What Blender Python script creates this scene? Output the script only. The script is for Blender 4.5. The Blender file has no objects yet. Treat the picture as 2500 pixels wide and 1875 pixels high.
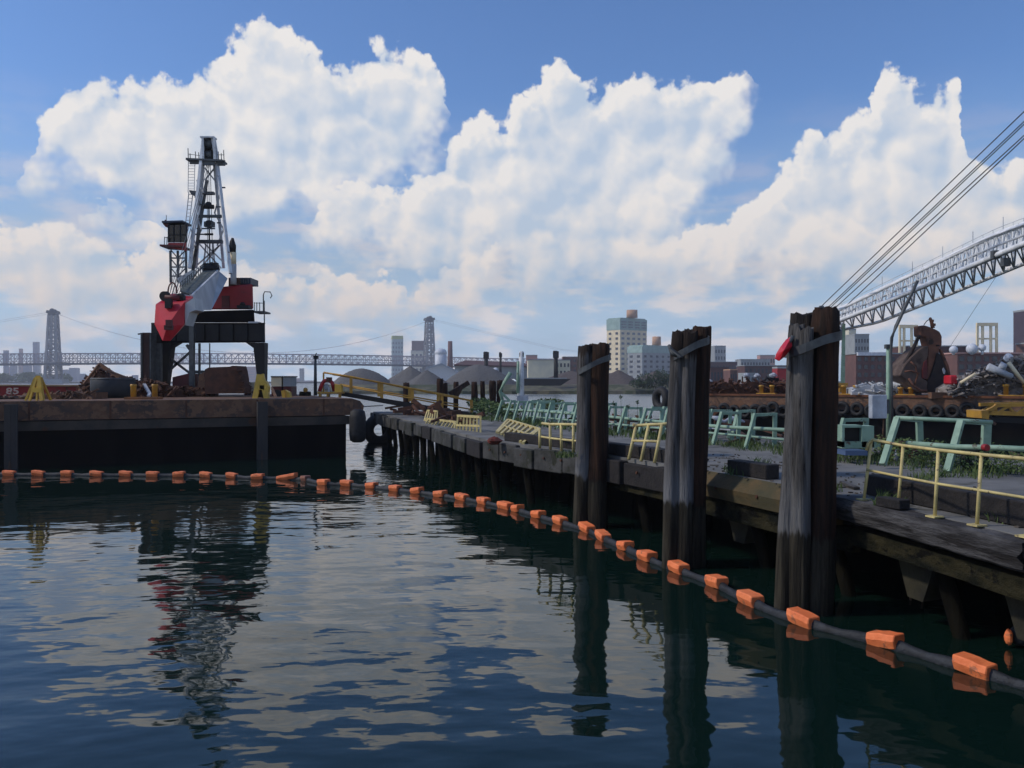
import bpy, bmesh, math, random
from mathutils import Vector, Matrix
sc = bpy.context.scene
R = math.radians
# ---------------------------------------------------------------- camera, sun, sky, exposure
F, CX, HY, CH = 2080.0, 1250.0, 930.0, 3.4      # focal length and horizon of the photograph in its own pixels; eye height
cd = bpy.data.cameras.new("camera"); cam = bpy.data.objects.new("camera", cd); sc.collection.objects.link(cam)
cam.location = (0, 0, CH); cam.rotation_euler = (R(90), 0, 0)
cd.sensor_width = 36; cd.lens = 36*F/2500; cd.shift_y = -7.5/2500; cd.clip_start = .1; cd.clip_end = 20000
sc.camera = cam
SUN_EL, SUN_AZ = 41, -94                        # azimuth from +Y, negative = to the left
sl = bpy.data.lights.new("sun", 'SUN'); sl.energy = 2.3; sl.angle = R(4); sl.color = (1, .9, .78)
so = bpy.data.objects.new("sun", sl); sc.collection.objects.link(so)
sdir = Vector((math.sin(R(SUN_AZ))*math.cos(R(SUN_EL)), math.cos(R(SUN_AZ))*math.cos(R(SUN_EL)), math.sin(R(SUN_EL))))
so.rotation_euler = sdir.to_track_quat('Z', 'Y').to_euler(); so.location = (-40, -20, 60)
vs = sc.view_settings; vs.view_transform = 'Standard'; vs.look = 'None'; vs.exposure = 0.0; vs.gamma = 1.0
sc.render.engine = 'CYCLES'
sc.cycles.max_bounces = 6; sc.cycles.volume_bounces = 0; sc.cycles.caustics_reflective = False; sc.cycles.caustics_refractive = False

W = bpy.data.worlds.new("World"); sc.world = W; W.use_nodes = True
nt = W.node_tree; nt.nodes.clear()
class NB:                                       # tiny node-expression helper
    def __init__(s, nt): s.nt = nt
    def n(s, t, **k):
        o = s.nt.nodes.new(t)
        for a, b in k.items(): setattr(o, a, b)
        return o
    def put(s, sock, v):
        if isinstance(v, bpy.types.NodeSocket): s.nt.links.new(v, sock)
        elif v is not None: sock.default_value = v
    def m(s, op, a, b=None, c=None, clamp=False):
        o = s.n('ShaderNodeMath', operation=op, use_clamp=clamp); s.put(o.inputs[0], a)
        if b is not None: s.put(o.inputs[1], b)
        if c is not None: s.put(o.inputs[2], c)
        return o.outputs[0]
    def mr(s, v, a, b, c=0., d=1., smooth=True, clamp=True):
        o = s.n('ShaderNodeMapRange', interpolation_type='SMOOTHSTEP' if smooth else 'LINEAR')
        if not smooth: o.clamp = clamp
        for i, x in enumerate((v, a, b, c, d)): s.put(o.inputs[i], x)
        return o.outputs[0]
    def mix(s, f, a, b, mode='MIX'):
        o = s.n('ShaderNodeMix', data_type='RGBA', blend_type=mode)
        s.put(o.inputs[0], f)
        for i, x in ((6, a), (7, b)):
            if isinstance(x, tuple) and len(x) == 3: x = (*x, 1)
            s.put(o.inputs[i], x)
        return o.outputs[2]
    def vec(s, x, y, z=0.):
        o = s.n('ShaderNodeCombineXYZ'); s.put(o.inputs[0], x); s.put(o.inputs[1], y); s.put(o.inputs[2], z); return o.outputs[0]
    def noise(s, v, scale, detail=4, rough=.5, color=False, dim='2D'):
        o = s.n('ShaderNodeTexNoise', noise_dimensions=dim); s.put(o.inputs['Vector'], v)
        o.inputs['Scale'].default_value = scale; o.inputs['Detail'].default_value = detail; o.inputs['Roughness'].default_value = rough
        return o.outputs['Color' if color else 'Fac']
    def vor(s, v, scale, detail=2, rough=.5, smooth=.5, dim='2D'):
        o = s.n('ShaderNodeTexVoronoi', voronoi_dimensions=dim, feature='F1', normalize=False); s.put(o.inputs['Vector'], v)
        o.inputs['Scale'].default_value = scale; o.inputs['Detail'].default_value = detail; o.inputs['Roughness'].default_value = rough
        return o.outputs['Distance']
    def curve(s, x, pts):
        o = s.n('ShaderNodeFloatCurve'); s.put(o.inputs['Value'], x)
        c = o.mapping.curves[0]; pts = sorted(pts)
        c.points[0].location = pts[0]; c.points[1].location = pts[-1]
        for p in pts[1:-1]: c.points.new(*p)
        for p in c.points: p.handle_type = 'VECTOR'
        o.mapping.update(); return o.outputs[0]
def azel(px, py):                               # picture (2212 wide display) point -> azimuth, elevation in degrees
    px, py = px*1.13, py*1.13
    t = (px-CX)/F; a = math.atan(t); return math.degrees(a), math.degrees(math.atan((HY-py)/F*math.cos(a)))
U0, U1, V1 = -50., 50., 40.                     # azimuth range and elevation range of the cloud curves, degrees
def cpts(l):
    out = []
    for x, y in l:
        a, e = azel(x, y); out.append(((a-U0)/(U1-U0), max(0, min(1, e/V1+.05))))
    return out
LAYERS = [  # (top outline, bottom outline, softness of bottom) in picture points
 # great cumulus on the left
 ([(-300,260),(-150,420),(-60,380),(0,420),(40,350),(70,285),(95,240),(130,195),(180,150),(235,168),(265,180),(285,152),(340,148),(380,172),(412,172),(422,125),(455,95),(500,70),(540,55),(560,32),(600,22),(635,45),(655,78),(695,105),(715,148),(745,120),(790,82),(840,76),(885,95),(920,100),(938,150),(955,190),(975,225),(985,420),(1200,500),(2600,600)],
  [(-300,300),(-60,300),(30,330),(60,360),(140,385),(220,405),(330,430),(450,455),(560,440),(640,430),(740,440),(860,360),(930,310),(965,260),(985,200),(1200,300),(2600,300)]),
 # middle cumulus
 ([(-300,700),(560,700),(590,410),(640,450),(700,430),(740,400),(770,370),(810,365),(860,380),(905,335),(945,345),(965,300),(990,265),(1040,243),(1090,258),(1115,205),(1150,172),(1180,120),(1215,112),(1240,165),(1270,172),(1330,142),(1400,155),(1460,165),(1520,140),(1575,108),(1610,106),(1635,140),(1640,300),(1680,600),(2600,600)],
  [(-300,300),(560,380),(620,430),(680,500),(760,530),(900,560),(1050,560),(1180,600),(1300,560),(1400,560),(1480,470),(1530,400),(1575,320),(1605,235),(1640,150),(1700,300),(2600,300)]),
 # right cumulus
 ([(-300,700),(1080,700),(1150,560),(1230,470),(1290,490),(1350,480),(1430,490),(1500,470),(1560,450),(1620,420),(1650,400),(1665,350),(1720,312),(1770,262),(1840,243),(1878,255),(1880,195),(1905,135),(1960,145),(1990,172),(2015,138),(2068,145),(2082,235),(2085,325),(2130,345),(2160,365),(2190,335),(2240,330),(2330,250),(2450,300),(2600,260)],
  [(-300,400),(1080,600),(1170,595),(1260,600),(1400,610),(1560,600),(1700,590),(1900,560),(2100,570),(2300,600),(2600,500)]),
 # low bank on the left
 ([(-300,430),(-100,440),(0,462),(60,452),(120,468),(180,500),(240,518),(330,522),(380,560),(450,570),(520,545),(580,545),(620,575),(670,565),(760,568),(820,562),(850,590),(900,590),(960,570),(1010,520),(1060,508),(1110,500),(1120,560),(1200,640),(2600,640)],
  [(-300,660),(0,680),(300,690),(640,690),(900,680),(1050,620),(1110,560),(1200,560),(2600,560)]),
 # small detached puffs
 ([(-300,700),(150,700),(165,432),(230,436),(300,425),(370,440),(400,700),(900,700),(2600,700)],
  [(-300,400),(150,400),(165,445),(230,470),(300,500),(370,470),(400,400),(900,300),(2600,300)]),
]
g = bpy.data.node_groups.new("cloud height", 'ShaderNodeTree')
g.interface.new_socket("P", in_out='INPUT', socket_type='NodeSocketVector')
g.interface.new_socket("H", in_out='OUTPUT', socket_type='NodeSocketFloat')
g.interface.new_socket("Sd", in_out='OUTPUT', socket_type='NodeSocketFloat')
b = NB(g); gi = b.n('NodeGroupInput'); go = b.n('NodeGroupOutput')
P0 = gi.outputs[0]                              # (azimuth, elevation) in degrees
def warp(b, p, scale, amt, detail=2):
    c = b.noise(p, scale, detail, .5, True)
    v = b.n('ShaderNodeVectorMath', operation='MULTIPLY_ADD')
    b.put(v.inputs[0], c); v.inputs[1].default_value = (amt, amt, 0)
    w = b.n('ShaderNodeVectorMath', operation='ADD'); b.put(w.inputs[0], p); w.inputs[1].default_value = (-amt/2, -amt/2, 0)
    b.put(v.inputs[2], w.outputs[0]); return v.outputs[0]
pw = warp(b, P0, .45, 1.9, 4)
sx = b.n('ShaderNodeSeparateXYZ'); b.put(sx.inputs[0], pw)
uu = b.m('MULTIPLY_ADD', sx.outputs[0], 1/(U1-U0), -U0/(U1-U0)); vv = b.m('MULTIPLY_ADD', sx.outputs[1], 1/V1, .05)
bil1 = b.vor(warp(b, P0, .7, 1.1, 1), .30, 1., .5)
bil2 = b.vor(warp(b, P0, 1.6, .55, 1), .85, 1., .55)
fine = b.noise(P0, 2.0, 5, .62)
bil = b.m('ADD', b.m('MULTIPLY', b.m('POWER', bil1, 1.6), -1.5), b.m('MULTIPLY', b.m('POWER', bil2, 1.5), -.62))
bil = b.m('ADD', bil, b.m('MULTIPLY', fine, .8))
edge = b.m('MULTIPLY_ADD', bil, 1.1/V1, .42/V1)
brk = b.m('MULTIPLY_ADD', b.noise(P0, .30, 3, .6), 7.5/V1, -5.0/V1)
sd = None
for top, bot in LAYERS:
    t = b.m('ADD', b.m('SUBTRACT', b.curve(uu, cpts(top)), vv), edge); q = b.m('MULTIPLY', b.m('SUBTRACT', vv, b.m('ADD', b.curve(uu, cpts(bot)), brk)), .19)
    d = b.m('MINIMUM', t, q); sd = d if sd is None else b.m('MAXIMUM', sd, d)
sd = b.m('MULTIPLY', sd, V1)
hbil = b.m('ADD', b.m('ADD', b.m('MULTIPLY', b.m('POWER', bil1, 1.6), -1.75), b.m('MULTIPLY', b.m('POWER', bil2, 1.5), -.32)), b.m('MULTIPLY', fine, .14))
hh = b.m('ADD', b.m('MULTIPLY', b.m('MINIMUM', b.m('MAXIMUM', sd, 0.), 1.2), .9), hbil)
b.put(go.inputs[1], sd)
b.put(go.inputs[0], hh)
b = NB(nt)
tc = b.n('ShaderNodeTexCoord'); sp = b.n('ShaderNodeSeparateXYZ'); b.put(sp.inputs[0], tc.outputs['Generated'])
az = b.m('MULTIPLY', b.m('ARCTAN2', sp.outputs[0], sp.outputs[1]), 57.29578)
el = b.m('MULTIPLY', b.m('ARCSINE', sp.outputs[2]), 57.29578)
azf = b.m('PINGPONG', b.m('ADD', az, 45.), 90.)  # behind the viewer the cloud banks come round again
azf = b.m('SUBTRACT', azf, 45.)
pp = b.vec(azf, el)
def H(dx, dy):
    q = b.n('ShaderNodeGroup'); q.node_tree = g
    v = b.n('ShaderNodeVectorMath', operation='ADD'); b.put(v.inputs[0], pp); v.inputs[1].default_value = (dx, dy, 0)
    b.put(q.inputs[0], v.outputs[0]); return q.outputs
h0 = H(0, 0); h1 = H(-.55, .75)
alpha = b.mr(h0[1], -.08, .50)
e1 = b.m('SUBTRACT', h0[0], h1[0])
soft = b.noise(pp, .16, 3, .55)
lit = b.m('ADD', b.m('MULTIPLY', e1, .44), b.mr(h0[1], .0, 1.6, .72, .46, False))
lit = b.m('ADD', lit, b.m('MULTIPLY', b.m('SUBTRACT', soft, .5), 1.3), clamp=True)
low = b.mr(el, 2., 15.)
shadow = b.mix(low, (4.9, 6.0, 7.1), (5.1, 6.1, 7.5)); bright = b.mix(low, (8.5, 7.5, 6.8), (9.0, 8.65, 8.3))
ccol = b.mix(lit, shadow, bright)
sky = b.n('ShaderNodeTexSky', sky_type='NISHITA'); sky.sun_disc = False; sky.sun_elevation = R(SUN_EL); sky.sun_rotation = R(SUN_AZ); sky.air_density = 1.0; sky.dust_density = .6; sky.ozone_density = 2.2
skyc = b.mix(1., sky.outputs[0], (.78, 1.05, 1.42), 'MULTIPLY')
# thin veil of far cloud and haze low down
veil = b.noise(pp, .10, 5, .55); veil2 = b.noise(b.vec(b.m('MULTIPLY', azf, .6), b.m('MULTIPLY', el, 1.8)), .35, 4, .55)
va = b.m('MULTIPLY', b.mr(el, 19., 4.), b.mr(b.m('ADD', b.m('MULTIPLY', veil, .5), b.m('MULTIPLY', veil2, .5)),   .25, .6, .55, 1.))
hz = b.mr(el, 8., 0., 1., 1.62)
vc = b.mix(b.mr(veil2, .42, .68), (3.9, 5.15, 6.5), (6.8, 6.45, 6.4))
hv = b.n('ShaderNodeVectorMath', operation='SCALE'); b.put(hv.inputs[0], vc); b.put(hv.inputs['Scale'], hz); vc = hv.outputs[0]
col = b.mix(va, skyc, vc)
col = b.mix(b.m('MULTIPLY', alpha, b.mr(el, -.5, 6., .35, .97)), col, ccol)
bg = b.n('ShaderNodeBackground'); b.put(bg.inputs[0], col); bg.inputs[1].default_value = .1
wo = b.n('ShaderNodeOutputWorld'); b.put(wo.inputs[0], bg.outputs[0])
W.cycles.sampling_method = 'MANUAL'; W.cycles.sample_map_resolution = 512
# ---------------------------------------------------------------- helpers
def P(px, py, Y): return Vector(((px-CX)/F*Y, Y, CH-(py-HY)/F*Y))         # point of the place at depth Y
def G(px, py, z=0.):                                                      # point on the level z
    Y = (CH-z)*F/(py-HY); return Vector(((px-CX)/F*Y, Y, z))
def X(px, Y): return (px-CX)/F*Y
def Z(py, Y): return CH-(py-HY)/F*Y
rnd = random.Random(7)
OFF = {}
class MB:
    def __init__(s): s.v = []; s.f = []; s.sm = []
    def add(s, vs_, fs, smooth=False):
        k = len(s.v); s.v += [Vector(p) for p in vs_]
        for f in fs: s.f.append([k+i for i in f]); s.sm.append(smooth)
        return s
    def hexa(s, a, b):                    # two quads a (4), b (4) joined
        return s.add(list(a)+list(b), [(3, 2, 1, 0), (4, 5, 6, 7), (0, 1, 5, 4), (1, 2, 6, 5), (2, 3, 7, 6), (3, 0, 4, 7)])
    def box(s, c, d, rz=0., taper=1.):
        c = Vector(c); x, y, z = d[0]/2, d[1]/2, d[2]/2; m = Matrix.Rotation(rz, 3, 'Z')
        q = lambda k, zz: [c+m@Vector((sx*x*k, sy*y*k, zz)) for sx, sy in ((-1, -1), (1, -1), (1, 1), (-1, 1))]
        return s.hexa(q(1, -z), q(taper, z))
    def frame(s, p, q):
        d = (Vector(q)-Vector(p)); L = d.length or 1e-6; d = d/L
        u = Vector((0, 0, 1)) if abs(d.z) < .95 else Vector((0, 1, 0))
        a = d.cross(u).normalized(); return d, a, a.cross(d).normalized()
    def bar(s, p, q, w, h=None):
        h = h or w; p = Vector(p); q = Vector(q); d, a, c = s.frame(p, q)
        k = [a*w/2*i+c*h/2*j for i, j in ((-1, -1), (1, -1), (1, 1), (-1, 1))]
        return s.hexa([p+t for t in k], [q+t for t in k])
    def tube(s, p, q, r, r2=None, n=8, cap=True):
        return s.path([p, q], [r, r if r2 is None else r2], n, cap)
    def path(s, pts, r, n=8, cap=True):
        pts = [Vector(p) for p in pts]; k0 = len(s.v)
        if not isinstance(r, (list, tuple)): r = [r]*len(pts)
        for i, p in enumerate(pts):
            d, a, c = s.frame(pts[max(0, i-1)], pts[min(len(pts)-1, i+1)])
            for j in range(n):
                t = 2*math.pi*j/n; s.v.append(p+(a*math.cos(t)+c*math.sin(t))*r[i])
        for i in range(len(pts)-1):
            for j in range(n):
                s.f.append([k0+i*n+j, k0+i*n+(j+1) % n, k0+(i+1)*n+(j+1) % n, k0+(i+1)*n+j]); s.sm.append(n > 5)
        if cap:
            s.f.append([k0+j for j in range(n)][::-1]); s.sm.append(False)
            e = k0+(len(pts)-1)*n; s.f.append([e+j for j in range(n)]); s.sm.append(False)
        return s
    def prism(s, poly, off):              # closed polygon of 3D points extruded by a vector
        n = len(poly); off = Vector(off); a = [Vector(p) for p in poly]
        return s.add(a+[p+off for p in a], [list(range(n))[::-1], [n+i for i in range(n)]]+[(i, (i+1) % n, n+(i+1) % n, n+i) for i in range(n)])
    def torus(s, c, axis, R0, r, n=20, m=8, sq=1.):
        c = Vector(c); axis = Vector(axis).normalized(); u = axis.orthogonal().normalized(); w = axis.cross(u); k = len(s.v)
        for i in range(n):
            t = 2*math.pi*i/n; d = u*math.cos(t)+w*math.sin(t)
            for j in range(m):
                q = 2*math.pi*j/m; s.v.append(c+d*(R0+r*math.cos(q))+axis*r*sq*math.sin(q))
        for i in range(n):
            for j in range(m):
                s.f.append([k+i*m+j, k+((i+1) % n)*m+j, k+((i+1) % n)*m+(j+1) % m, k+i*m+(j+1) % m]); s.sm.append(True)
        return s
    def ball(s, c, r, n=10, m=6, jit=0.):
        c = Vector(c); r = Vector(r) if not isinstance(r, (int, float)) else Vector((r, r, r)); k = len(s.v)
        for i in range(m+1):
            a = math.pi*i/m
            for j in range(n):
                t = 2*math.pi*j/n; q = 1+rnd.uniform(-jit, jit)
                s.v.append(c+Vector((r.x*math.sin(a)*math.cos(t)*q, r.y*math.sin(a)*math.sin(t)*q, r.z*math.cos(a)*q)))
        for i in range(m):
            for j in range(n):
                s.f.append([k+i*n+j, k+(i+1)*n+j, k+(i+1)*n+(j+1) % n, k+i*n+(j+1) % n]); s.sm.append(jit < .05)
        return s
    def build(s, name, mat, parent=None, loc=None, bevel=0.):
        off = OFF[parent.name] if parent else Vector(loc if loc is not None else (0, 0, 0))
        me = bpy.data.meshes.new(name); me.from_pydata([tuple(p-off) for p in s.v], [], s.f)
        me.polygons.foreach_set('use_smooth', s.sm); me.materials.append(mat)
        bm = bmesh.new(); bm.from_mesh(me); bmesh.ops.recalc_face_normals(bm, faces=bm.faces)
        if bevel: bmesh.ops.bevel(bm, geom=[e for e in bm.edges if e.is_manifold and e.calc_face_angle(0) > .6], offset=bevel, segments=1, affect='EDGES')
        bm.to_mesh(me); bm.free(); me.update()
        o = bpy.data.objects.new(name, me); sc.collection.objects.link(o)
        if parent: o.parent = parent
        else: o.location = off
        OFF[o.name] = off; return o
def tag(o, label=None, cat=None, group=None, kind=None):
    for k, v in (('label', label), ('category', cat), ('group', group), ('kind', kind)):
        if v: o[k] = v
    return o
def thing(name, loc, label, cat, group=None):
    o = bpy.data.objects.new(name, None); sc.collection.objects.link(o); o.location = loc; o.empty_display_size = .2
    OFF[o.name] = Vector(loc); return tag(o, label, cat, group)
def copy_tree(o, parent=None):
    c = o.copy(); sc.collection.objects.link(c); c.parent = parent; OFF[c.name] = OFF.get(o.name)
    for ch in [x for x in bpy.data.objects if x.parent == o]: copy_tree(ch, c)
    return c
MATS = {}
def mat(name, c1, c2=None, scale=2., rough=.7, bump=.0, metal=0., stretch=(1, 1, 1), detail=4, lo=.35, hi=.65, c3=None, s3=6., t3=.6, spec=.4, vary=0.):
    if name in MATS: return MATS[name]
    m = bpy.data.materials.new(name); m.use_nodes = True; t = m.node_tree; b = NB(t); bs = t.nodes['Principled BSDF']
    tc = b.n('ShaderNodeTexCoord'); mp = b.n('ShaderNodeMapping'); mp.inputs['Scale'].default_value = stretch; b.put(mp.inputs[0], tc.outputs['Object'])
    f = b.noise(mp.outputs[0], scale, detail, .6, dim='3D'); col = (*c1, 1)
    if c2: col = b.mix(b.mr(f, lo, hi), c1, c2)
    if c3:
        f3 = b.noise(mp.outputs[0], s3, 5, .65, dim='3D'); col = b.mix(b.mr(f3, t3, t3+.07), col, c3)
    if vary: col = b.mix(b.m('MULTIPLY', b.n('ShaderNodeObjectInfo').outputs['Random'], vary), col, (.42, .17, .085))
    b.put(bs.inputs['Base Color'], col); bs.inputs['Roughness'].default_value = rough; bs.inputs['Metallic'].default_value = metal
    bs.inputs['Specular IOR Level'].default_value = spec
    if bump:
        bn = b.n('ShaderNodeBump'); bn.inputs['Distance'].default_value = bump; b.put(bn.inputs['Height'], b.noise(mp.outputs[0], scale*3, 5, .65, dim='3D')); b.put(bs.inputs['Normal'], bn.outputs[0])
    MATS[name] = m; return m
M = dict(
 rust=mat('rust', (.15, .075, .042), (.065, .045, .038), 1.3, .85, .02, stretch=(1, 1, 1.2), c3=(.175, .095, .055), s3=2.3, t3=.50),
 rust2=mat('dark rust', (.05, .022, .015), (.10, .04, .02), 2.2, .85, .02),
 rustbright=mat('bright rust', (.16, .06, .025), (.09, .035, .02), 2.2, .85, .02),
 blacksteel=mat('black paint', (.0045, .005, .0065), (.010, .0095, .010), 1.2, .65, .003),
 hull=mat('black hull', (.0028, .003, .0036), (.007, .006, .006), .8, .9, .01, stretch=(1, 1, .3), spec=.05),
 rubber=mat('black rubber', (.008, .008, .009), (.018, .018, .019), 5, .7, .01),
 silver=mat('silver paint', (.70, .72, .73), (.50, .52, .54), 1.5, .5, .004, c3=(.16, .12, .10), s3=4., t3=.62),
 silver2=mat('grey lattice paint', (.55, .57, .59), (.38, .40, .42), 1.5, .55, .004),
 girder=mat('pale girder paint', (.50, .53, .55), (.36, .39, .41), .9, .5, .006, stretch=(1, 1, .4), c3=(.20, .19, .18), s3=2.5, t3=.64),
 mesh=mat('grey green grating', (.12, .14, .13), (.06, .07, .065), 5, .7, .02),
 red=mat('red paint', (.34, .012, .018), (.25, .012, .016), 1.2, .5, .004, c3=(.10, .02, .018), s3=2.4, t3=.62),
 redhead=mat('bright red paint', (.52, .012, .028), (.42, .010, .02), 1.2, .45, .004),
 darkred=mat('dark red paint', (.10, .010, .012), (.06, .012, .012), 1.6, .6, .01),
 blue=mat('navy paint', (.01, .02, .05), (.015, .03, .06), 2, .5),
 glass=mat('dark cab glass', (.01, .012, .015), None, 2, .12),
 yellow=mat('yellow paint', (.62, .40, .05), (.50, .32, .05), 3, .55, .004, c3=(.10, .06, .03), s3=6, t3=.66),
 gold=mat('golden yellow paint', (.48, .26, .03), (.34, .18, .03), 3, .5, .004, c3=(.16, .07, .02), s3=5, t3=.66),
 paleyellow=mat('faded yellow paint', (.60, .50, .21), (.44, .36, .16), 4, .6, .004, c3=(.12, .09, .07), s3=9, t3=.60),
 mint=mat('mint green paint', (.27, .40, .30), (.19, .30, .225), 3, .65, .006, c3=(.09, .065, .045), s3=5, t3=.60),
 woodgrey=mat('weathered grey timber', (.15, .145, .145), (.065, .06, .058), 2.5, .9, .03, stretch=(4, 4, .35), c3=(.03, .027, .026), s3=2.2, t3=.56),
 woodbrown=mat('dark brown timber', (.050, .026, .016), (.022, .014, .011), 2.5, .9, .03, stretch=(4, 4, .35), c3=(.012, .010, .010), s3=2.2, t3=.56),
 woodblack=mat('tarred timber', (.010, .009, .010), (.020, .017, .016), 2.5, .85, .03, stretch=(2, 2, 2)),
 log=mat('splintered grey log', (.10, .097, .098), (.022, .02, .02), 2.2, .9, .08, stretch=(.6, .6, 5), c3=(.02, .017, .016), s3=1.6, t3=.55),
 mossbeam=mat('mossy timber', (.032, .028, .014), (.008, .009, .006), 2.2, .9, .05, stretch=(1, 1, 2), c3=(.005, .005, .004), s3=2.4, t3=.54, spec=.1),
 strap=mat('steel strap', (.085, .095, .10), (.05, .055, .06), 4, .55, .003, metal=.2),
 concrete=mat('worn concrete', (.17, .168, .16), (.105, .105, .10), .7, .9, .015, c3=(.07, .068, .055), s3=1.3, t3=.56),
 conc2=mat('stained concrete', (.062, .062, .060), (.028, .029, .027), 1.6, .9, .04, c3=(.02, .022, .014), s3=1.4, t3=.52),
 orange=mat('orange float cover', (.95, .25, .085), (.80, .18, .055), 5, .6, .012, c3=(.46, .15, .07), s3=7., t3=.58, vary=.16),
 boomf=mat('grey boom fabric', (.024, .029, .036), (.010, .012, .015), 6, .6, .02),
 boomwhite=mat('white boom paint', (.80, .81, .82), (.60, .62, .63), 1.5, .5, .0, c3=(.3, .26, .22), s3=3., t3=.64),
 white=mat('white paint', (.62, .65, .70), (.5, .53, .58), 3, .5),
 tarp=mat('pale tarp', (.42, .46, .52), (.30, .33, .38), 3, .7, .02),
 gravel=mat('grey gravel', (.17, .165, .16), (.11, .105, .10), 3.5, .95, .25, detail=8),
 gravel2=mat('brown gravel', (.13, .105, .095), (.085, .07, .065), 3.5, .95, .25, detail=8),
 bank=mat('river bank', (.14, .135, .08), (.07, .065, .05), .25, .95, .1, c3=(.05, .06, .03), s3=.12, t3=.5),
 land=mat('far land', (.10, .10, .08), (.14, .13, .11), .02, .95),
 leaf=mat('green leaves', (.045, .085, .025), (.09, .13, .035), 1.6, .8),
 leafdark=mat('dark leaves', (.022, .045, .02), (.04, .07, .025), 1., .85),
 leaffar=mat('far leaves', (.06, .10, .03), (.10, .14, .04), .12, .9),
 bark=mat('bark', (.06, .045, .035), None, 4, .9),
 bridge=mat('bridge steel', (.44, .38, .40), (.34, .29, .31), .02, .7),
 bridgedark=mat('dark bridge steel', (.05, .06, .07), None, .02, .7),  # darker tone for tower caps, road deck and side piers
 tower=mat('bridge tower steel', (.30, .305, .31), (.22, .22, .23), .05, .7),
 brick=mat('brick wall', (.17, .082, .07), (.12, .065, .058), .25, .9, c3=(.10, .055, .045), s3=.4, t3=.6),
 brickdark=mat('dark brick wall', (.10, .045, .04), (.075, .035, .034), .25, .9),
 cream=mat('cream wall', (.76, .70, .52), (.64, .60, .47), .2, .85),
 beige=mat('beige wall', (.84, .71, .47), (.72, .61, .41), .3, .85),
 teal=mat('teal cladding', (.24, .36, .33), (.33, .46, .42), .2, .6),
 greywall=mat('grey wall', (.32, .345, .35), (.25, .27, .28), .3, .85),
 bluewall=mat('blue glass wall', (.06, .10, .20), (.08, .13, .24), .1, .35),
 pinkwall=mat('pink wall', (.52, .30, .26), (.44, .25, .22), .1, .85),
 orangewall=mat('orange tank', (.52, .30, .17), (.44, .25, .15), .5, .8),
 window=mat('window glass', (.025, .03, .04), (.05, .06, .075), .5, .2),
 windowpale=mat('pale window', (.20, .24, .27), (.12, .14, .16), .5, .3),
 plum=mat('dark plum wall', (.045, .030, .045), (.06, .04, .055), .3, .85),
 greenwall=mat('glass tower wall', (.38, .48, .48), (.48, .58, .56), .1, .4),
 limeroof=mat('lime roof', (.50, .54, .16), None, 1, .7),
)
# ---------------------------------------------------------------- the setting: water, land, haze
mw = bpy.data.materials.new('river water'); mw.use_nodes = True; b = NB(mw.node_tree); bs = mw.node_tree.nodes['Principled BSDF']
tc = b.n('ShaderNodeTexCoord'); mp = b.n('ShaderNodeMapping'); b.put(mp.inputs[0], tc.outputs['Object']); mp.inputs['Scale'].default_value = (.66, 1.08, 1.); mp.inputs['Rotation'].default_value = (0, 0, R(-14))
n1 = b.noise(mp.outputs[0], .9, 2, .5); n2 = b.noise(mp.outputs[0], 2.6, 2, .5); n3 = b.noise(mp.outputs[0], .22, 2, .5)
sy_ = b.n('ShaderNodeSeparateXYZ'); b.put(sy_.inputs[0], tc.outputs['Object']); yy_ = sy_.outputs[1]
calm = b.mr(b.noise(tc.outputs['Object'], .07, 2, .5), .35, .65, .45, 1.15)
hgt = b.m('MULTIPLY', b.m('ADD', b.m('ADD', b.m('MULTIPLY', n1, .031), b.m('MULTIPLY', n2, .0058)), b.m('MULTIPLY', n3, .05)), b.m('MULTIPLY', calm, b.mr(b.m('ADD', yy_, 0.), 45., 110., 1., .9)))
bn = b.n('ShaderNodeBump'); bn.inputs['Distance'].default_value = 1.; bn.inputs['Strength'].default_value = 1.; b.put(bn.inputs['Height'], hgt)
b.put(bs.inputs['Normal'], bn.outputs[0]); b.put(bs.inputs['Base Color'], b.mix(b.mr(yy_, 50., 120.), (.003, .013, .010), (.10, .12, .125))); b.put(bs.inputs['Roughness'], b.mr(yy_, 45., 120., .035, .26)); bs.inputs['IOR'].default_value = 1.40  # far channel base colour lightened to stand in for reflected bright sky
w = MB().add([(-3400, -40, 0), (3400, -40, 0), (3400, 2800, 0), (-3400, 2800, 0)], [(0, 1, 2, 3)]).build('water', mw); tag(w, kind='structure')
def slab(name, poly, z0, z1, m_):
    o = MB().prism([(x, y, z0) for x, y in poly], (0, 0, z1-z0)).build(name, m_); return tag(o, kind='structure')
slab('far_shore', [(-3300, 1160), (-500, 1160), (-60, 1290), (-60, 2800), (-3300, 2800)], -.6, 1.8, M['land'])
# near bank on the right with the gravel yard
bk = MB(); xs = [X(786, 226)]+[X(p, 222) for p in range(830, 1740, 30)]+[X(1800, 222), 260, 700, 3300]
rr = random.Random(3); front = [(x, 221+rr.uniform(-1.2, 1.2)) for x in xs]
for (x0, y0), (x1, y1) in zip(front, front[1:]):
    bk.add([(x0, y0, -.6), (x1, y1, -.6), (x1, y1+.3, .75), (x0, y0+.3, .75)], [(0, 1, 2, 3)])
    bk.add([(x0, y0+.3, .75), (x1, y1+.3, .75), (x1, y1+7, 2.4), (x0, y0+7, 2.4)], [(0, 1, 2, 3)])
    bk.add([(x0, y0+7, 2.4), (x1, y1+7, 2.4), (x1, 2800, 2.6), (x0, 2800, 2.6)], [(0, 1, 2, 3)])
x0, y0 = front[0]; bk.add([(x0, y0, -.6), (x0, y0+.3, .75), (x0, y0+7, 2.4), (x0, 2800, 2.6), (x0, 2800, -.6)], [(0, 1, 2, 3, 4)])
tag(bk.build('gravel_yard_bank', M['bank']), kind='structure')
mh = bpy.data.materials.new('haze'); mh.use_nodes = True; t = mh.node_tree; t.nodes.clear(); b = NB(t)
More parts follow.
